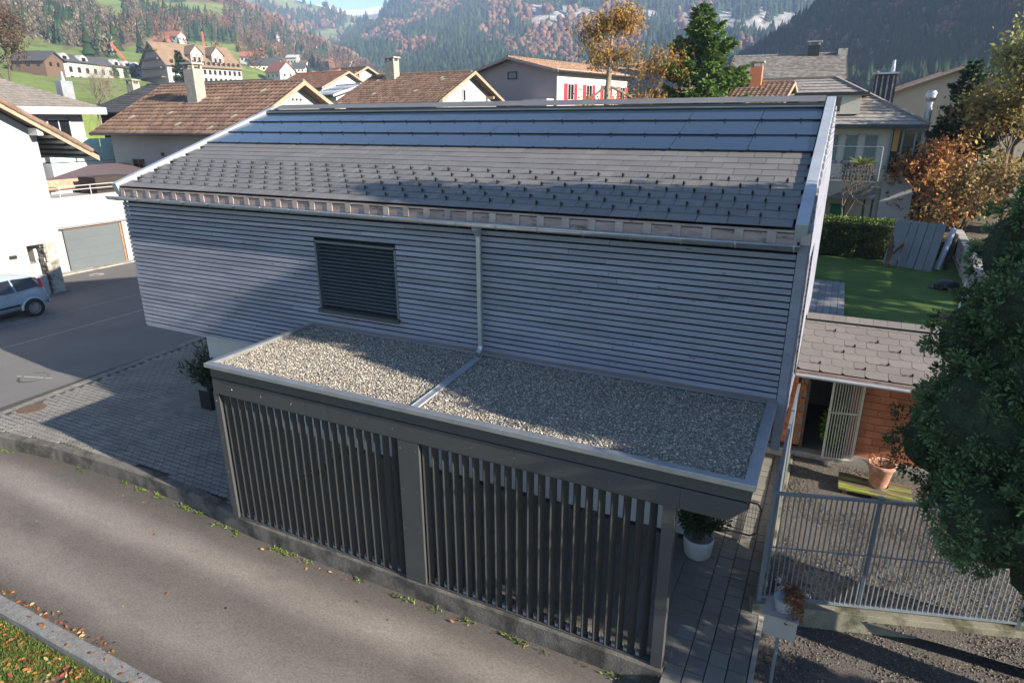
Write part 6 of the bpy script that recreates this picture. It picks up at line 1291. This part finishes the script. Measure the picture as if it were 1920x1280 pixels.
# ================================================================ trees
def spruce(name, label, base, h, R, seed, col, n_wh=26, leaf=.34, group=None, needles=130, z0=.08, mt='needles', droop=.35):
    rng = np.random.default_rng(seed); t = thing(name, tuple(base), label, 'tree', group); b = np.array(base, float); P = []; D = []; segs = [(b, b + Z1 * h * .5, .018 * h, .012 * h), (b + Z1 * h * .5, b + Z1 * h * .985, .012 * h, .002 * h)]
    for w in range(n_wh):
        f = z0 + (1 - z0) * (w + .5) / n_wh; z = f * h; r = R * (1 - f) ** .8 * rng.uniform(.8, 1.15) + .12
        for k in range(rng.integers(5, 8)):
            a = rng.uniform(0, 6.28); rr = r * rng.uniform(.65, 1.12); d = np.array([math.cos(a), math.sin(a), 0]); p0 = b + Z1 * z; tip = p0 + d * rr + Z1 * (rr * (.35 - droop * (1 - f) * 1.6)); mid = p0 + d * rr * .55 - Z1 * rr * droop * .3; segs += [(p0, mid, .004 * h, .003 * h), (mid, tip, .003 * h, .0012 * h)]
            m = int(needles * rr / R) + 14; s = rng.uniform(.12, 1, m) ** .8; q = np.outer((1 - s) ** 2, p0) + np.outer(2 * s * (1 - s), mid) + np.outer(s * s, tip); side = np.array([-d[1], d[0], 0]); off = rng.normal(0, 1, m) * rr * .16 * (1.15 - s); q += np.outer(off, side) - np.outer(np.abs(rng.normal(0, .05, m)) * rr, Z1)
            P.append(q); D.append(np.outer(np.ones(m), d * .7 - Z1 * .25) + np.outer(np.sign(off) * .5, side))
    P = np.concatenate(P); D = np.concatenate(D); V, F = leaf_quads(P, D, leaf, 2.4, .35, rng); n = len(P); c = np.array(col) * rng.uniform(.5, 1.5, (n, 1)) * (1 + rng.normal(0, .08, (n, 3)))
    np_mesh('crown', V, F, mt, t, np.repeat(np.clip(c, .002, 1), 4, 0)); V, F = tubes_np(segs, 5); np_mesh('trunk', V, F, 'bark', t, smooth=True); return t
q = at(1296, 196, 46); h_ = at(1312, 6, 46)[2]; spruce('spruce_tree', 'bright green spruce rising behind the middle of the ridge', (*at(1305, 196, 46)[:2], 0), h_, 6.0, 81, (.105, .17, .035), 38, .33, needles=640)
q = at(1800, 300, 52); spruce('spruce_tree', 'dark slender spruce beside the steel flue', (*at(1800, 250, 52)[:2], 0), at(1812, 112, 52)[2], 3.4, 82, (.04, .075, .035), 30, .27, needles=460)
# golden larch with broken crown and hanging twigs
def larch(base, h, label, seed):
    rng = np.random.default_rng(seed); b = np.array(base, float); t = thing('larch_tree', tuple(base), label, 'tree'); segs = [(b, b + Z1 * h * .6, .26, .2), (b + Z1 * h * .6, b + Z1 * h * .97 + RIGHT * .2, .2, .05)]; P = []; D = []; C = []
    R_, Fw = np.array([RIGHT[0], RIGHT[1], 0]), np.array([FWD[0], FWD[1], 0]) / np.hypot(FWD[0], FWD[1])
    def limb(f, dx, dy, rise, dense, rad):
        p0 = b + Z1 * h * f; tip = p0 + R_ * dx + Fw * dy + Z1 * rise; mid = p0 + (tip - p0) * .5 - Z1 * abs(dx) * .1; segs.extend([(p0, mid, .1, .075), (mid, tip, .075, .03)])
        for _ in range(dense):
            s = rng.uniform(.3, 1.05) ** .7; q = p0 * (1 - s) ** 2 + 2 * s * (1 - s) * mid + s * s * tip + rng.normal(0, rad, 3) * (1, 1, .55); L = rng.uniform(.25, .9) * rad * 1.6 + .2; e = q + np.array([rng.normal(0, .12), rng.normal(0, .12), -L]); k = 7
            u = np.linspace(0, 1, k)[:, None]; P.append(q + (e - q) * u + rng.normal(0, .05, (k, 3))); D.append(rng.normal(0, .8, (k, 3)) - Z1 * .8); C.append(np.tile(np.array((.36, .20, .04)) * rng.uniform(.45, 1.25), (k, 1)))
            if rng.random() < .15: segs.append((q, e, .015, .006))
    for i in range(16): a = rng.uniform(0, 6.28); limb(rng.uniform(.76, .95), math.cos(a) * rng.uniform(.5, 1.7), math.sin(a) * 1.3, rng.uniform(.2, .9), 42, .42)
    limb(.74, 4.1, .3, 1.2, 130, .6); limb(.74, 4.3, -.3, .4, 110, .6); limb(.66, 3.0, .5, -.6, 150, .7); limb(.6, 2.2, -.5, -.6, 110, .6); limb(.66, 3.6, 0, -1.0, 160, .7)
    limb(.66, -1.6, .2, -.9, 40, .5); limb(.52, -2.6, .2, -1.2, 60, .5); limb(.46, -4.2, .0, -1.0, 60, .5); limb(.5, 4.6, .2, -.5, 60, .6); limb(.44, 3.6, .4, -.8, 60, .6); limb(.42, -2.3, .4, -1.2, 50, .6)
    P = np.concatenate(P); V, F = leaf_quads(P, np.concatenate(D), .22, 3.0, .3, rng); np_mesh('crown', V, F, 'needles', t, np.repeat(np.concatenate(C), 4, 0)); V, F = tubes_np(segs, 6); np_mesh('trunk', V, F, 'pale_bark', t, smooth=True)
bq = at(1138, 196, 44); larch((bq[0], bq[1], 0), at(1130, 14, 44)[2], 'golden larch with ragged drooping crown behind the roof ridge', 83)
# broadleaf trees by recursive branching
def broadleaf(name, label, base, h, spread, seed, pal, leaf, nl, levels=4, trunks=1, cat='tree', lift=.55, mt='foliage', leafless=False, up=.35, bark='bark', group=None, first=.28):
    rng = np.random.default_rng(seed); b = np.array(base, float); t = thing(name, tuple(base), label, cat, group); segs = []; tips = []
    def grow(p, d, L, r, lv):
        q = p + d * L * .5 + rng.normal(0, .04, 3) * L; e = q + (d + rng.normal(0, .12, 3)) * L * .5; segs.extend([(p, q, r, r * .82), (q, e, r * .82, r * .66)])
        if lv == 0: tips.append(e); tips.append(q); return
        if lv <= 1: tips.append(e)
        for k in range(rng.integers(2, 4) + (lv >= 3)):
            nd = d + rng.normal(0, spread, 3) + Z1 * up * .35; nd /= np.linalg.norm(nd); grow(e if rng.random() < .7 else q, nd, L * rng.uniform(.62, .85), r * .6, lv - 1)
    for k in range(trunks):
        d = Z1 + rng.normal(0, .22 if trunks > 1 else .06, 3) * (1, 1, 0); d /= np.linalg.norm(d); grow(b + rng.normal(0, .12, 3) * (trunks > 1) * (1, 1, 0), d, h * first, h * .016, levels)
    tips = np.array(tips); top = tips[:, 2].max() - b[2]; k = h / top
    sc_ = lambda p: b + (np.asarray(p) - b) * k
    segs = [(sc_(p), sc_(q), r0, r1) for p, q, r0, r1 in segs]; tips = b + (tips - b) * k
    if not leafless:
        idx = rng.integers(0, len(tips), nl); P = tips[idx] + rng.normal(0, h * .035, (nl, 3)); V, F = leaf_quads(P, rng.normal(0, 1, (nl, 3)) - Z1 * .3, leaf, 1.8, .4, rng); pal = np.array(pal); c = pal[rng.integers(0, len(pal), nl)] * rng.uniform(.55, 1.35, (nl, 1))
        np_mesh('crown', V, F, mt, t, np.repeat(c, 4, 0))
    V, F = tubes_np(segs, 5); np_mesh('branches' if leafless else 'trunk', V, F, bark, t, smooth=True); return t
broadleaf('cherry_tree', 'small cherry tree with orange autumn leaves behind the leaning slabs', (18.0, 37.0, 0), 5.6, .52, 91, [(.40, .17, .04), (.34, .18, .06), (.46, .24, .07), (.26, .13, .05), (.48, .18, .07)], .26, 5200, 4, 3)
broadleaf('cherry_tree', 'paler shrubby tree with sparse tan leaves right of the orange cherry', (20.3, 36.0, 0), 4.6, .5, 92, [(.26, .17, .07), (.30, .20, .08), (.20, .15, .05)], .22, 3000, 4, 3)
broadleaf('beech_tree', 'large yellow brown autumn tree with green top at the right edge', (22.8, 40.5, 0), 11.0, .5, 93, [(.28, .19, .05), (.22, .15, .045), (.32, .24, .06), (.20, .20, .05), (.16, .11, .05)], .3, 15000, 5, 1)
broadleaf('beech_tree', 'yellow green tree crowding behind the large brown autumn tree', (24.2, 50.5, 0), 14.0, .5, 94, [(.28, .27, .08), (.32, .30, .10), (.22, .22, .06)], .34, 9000, 5, 1)
broadleaf('bare_tree', 'leafless dark tree between the gable end and the balcony', (13.9, 33.5, 0), 4.4, .5, 95, [], .1, 0, 4, 1, leafless=True)
q = at(180, 200, 75); broadleaf('bare_tree', 'wide leafless brown tree on the meadow at left', (q[0], q[1], q[2] - 2), at(180, 112, 75)[2] - q[2] + 2, .55, 96, [], .1, 0, 6, 2, leafless=True, bark='pale_bark', first=.22)
q, _ = spot(HILL, 342, 160); q = at(343, 160, 240); spruce('spruce_tree', 'dark conifer standing before the grand hotel facade', tuple(q - Z1 * 2), at(341, 96, 240)[2] - q[2] + 2, 3.2, 97, (.03, .05, .02), 18, .9, needles=60)
q = at(15, 145, 120); broadleaf('bare_tree', 'reddish brown leafless tree at the far left edge', (q[0], q[1], q[2] - 2), 12, .5, 98, [(.14, .08, .05), (.10, .07, .05)], .35, 3000, 5, 2)
# unseen conifers added right of the frame to shade the lawn
spruce('spruce_tree', 'unseen spruce added at the right for lawn shade, nearest the lawn', (33, 11.5, 0), 17, 5.6, 99, (.03, .05, .02), 18, .7, needles=60); spruce('spruce_tree', 'unseen spruce added at the right for lawn shade, middle one', (34, 17.0, 0), 18, 5.8, 100, (.03, .05, .02), 18, .7, needles=60); spruce('spruce_tree', 'unseen spruce added at the right for lawn shade, farthest one', (35, 22.3, 0), 17, 5.6, 101, (.03, .05, .02), 18, .7, needles=60)
bush('added_shade_shrub', 'unseen dark shrub added beyond the right edge to shade the path', (22, -2.75, 2.2), (.8, .8, 2.2), 5000, (.03, .05, .02), .16, seed=77, cat='shrub')  # unseen shrub, added to throw shade over path and gravel
# green bin by the house
q = on_z(1567, 412, 0); BN = thing('green_bin', (q[0], 38.6, 0), 'bright green plastic garden bin beyond the hedge', 'bin'); MB().prism([(q[0] - .42, 38.3, .05), (q[0] + .42, 38.3, .05), (q[0] + .42, 38.9, .05), (q[0] - .42, 38.9, .05)], (0, 0, 1.15)).build('body', 'bin_green', BN, bevel=.08); MB().box(q[0] - .47, q[0] + .47, 38.25, 38.95, 1.2, 1.3).build('lid', 'bin_green', BN, bevel=.03)

# ================================================================ small growth: weeds, grass, fallen leaves
rng = np.random.default_rng(55); xs = [p[0] for p in pts]; ys = [p[1] for p in pts]
P = []
for x in np.concatenate([rng.uniform(-3, 12.2, 26), rng.normal(2.5, .8, 12), rng.normal(5.6, .5, 7), rng.normal(10.2, .7, 8)]):
    y = np.interp(x, xs, ys) - .05 - abs(rng.normal(0, .03))
    for _ in range(rng.integers(8, 30)): P.append((x + rng.normal(0, .05), y + rng.normal(0, .022), -.295))
P = np.array(P); V, F = leaf_quads(P, rng.normal(0, .8, (len(P), 3)) * (1, 1, .3) + Z1 * .6, .05, 3.0, .3, rng); o = np_mesh('wall_weeds', V, F, 'foliage', None, np.repeat(np.array((.13, .19, .03)) * rng.uniform(.4, 1.5, (len(P), 1)), 4, 0)); tag(o, 'small green weeds growing along the foot of the concrete wall', 'weeds', kind='stuff')
n = 62000; P = np.stack([rng.uniform(1.2, 8.2, n), -5.3 - np.abs(rng.normal(0, .8, n)), np.full(n, -.36)], 1); m = np.array([fbm(p[0] * 1.6, p[1] * 1.6, 3.0) for p in P]) > -.25; P = P[m]; V, F = leaf_quads(P, rng.normal(0, .4, (len(P), 3)) + Z1, .06, 7, .3, rng); o = np_mesh('grass_verge', V, F, 'foliage', None, np.repeat(np.array((.115, .165, .035)) * rng.uniform(.4, 1.5, (len(P), 1)), 4, 0)); tag(o, 'short green grass behind the granite kerb', 'grass', kind='stuff')
LP = np.array([(.42, .16, .04), (.45, .23, .06), (.33, .12, .05), (.46, .34, .16), (.22, .10, .05), (.34, .08, .05)])
def leaves(name, label, P, size, kind='stuff'):
    n = len(P); a = rng.uniform(0, 6.28, n); tl = rng.normal(0, .25, (n, 3)); D = np.stack([np.cos(a), np.sin(a), np.zeros(n)], 1) + tl * (.3, .3, 1); D /= np.linalg.norm(D, axis=1, keepdims=True); S = np.cross(D, Z1 + rng.normal(0, .25, (n, 3))); S /= np.linalg.norm(S, axis=1, keepdims=True); L = (size * rng.uniform(.6, 1.3, n))[:, None]; U = Z1 * .012
    V = np.stack([P, P + D * L * .35 + S * L * .22 + U, P + D * L * .7 + S * L * .16 + U, P + D * L, P + D * L * .7 - S * L * .16, P + D * L * .35 - S * L * .22], 1).reshape(-1, 3)
    o = np_mesh(name, V, np.arange(6 * n).reshape(n, 6), 'foliage', None, np.repeat(LP[rng.integers(0, len(LP), n)] * rng.uniform(.6, 1.15, (n, 1)), 6, 0)); tag(o, label, 'leaves', kind=kind)
P = np.concatenate([np.stack([rng.uniform(1.5, 7.5, 900), -5.32 - np.abs(rng.normal(0, .35, 900)), np.full(900, -.325)], 1), np.stack([rng.uniform(1.5, 5.6, 170), -5.03 + np.abs(rng.normal(0, .08, 170)), np.full(170, -.294)], 1), np.stack([rng.uniform(2, 6.5, 26), rng.uniform(-5.25, -5.1, 26), np.full(26, -.198)], 1)]); leaves('fallen_leaves', 'orange and brown fallen leaves heaped along the granite kerb', P, .07)
P = np.concatenate([np.stack([rng.uniform(-1, 9, 20), rng.uniform(-5, -2.7, 20), np.full(20, -.294)], 1), np.stack([rng.uniform(-2, 11, 30), -2.42 - np.abs(rng.normal(0, .05, 30)), np.full(30, -.294)], 1), np.stack([rng.uniform(16.6, 18.6, 60), rng.uniform(15.5, 19.5, 60), np.full(60, .02)], 1)]); leaves('scattered_leaves', 'single orange leaves strewn over the lower road and lawn', P, .065)

# ================================================================ haze in the valley air
hz = MB().box(-3800, 3300, -900, 4200, -8, 450).build('haze', None, None); tag(hz, 'thin bluish haze filling the valley', 'haze', kind='stuff')
hm = bpy.data.materials.new('haze_air'); hm.use_nodes = True; hm.node_tree.nodes.clear(); vo_ = hm.node_tree.nodes.new('ShaderNodeVolumePrincipled'); ho = hm.node_tree.nodes.new('ShaderNodeOutputMaterial')
vo_.inputs['Color'].default_value = (.48, .64, .96, 1); vo_.inputs['Density'].default_value = 0.00028; vo_.inputs['Anisotropy'].default_value = 0.0
hm.node_tree.links.new(vo_.outputs[0], ho.inputs['Volume']); hz.data.materials.append(hm)
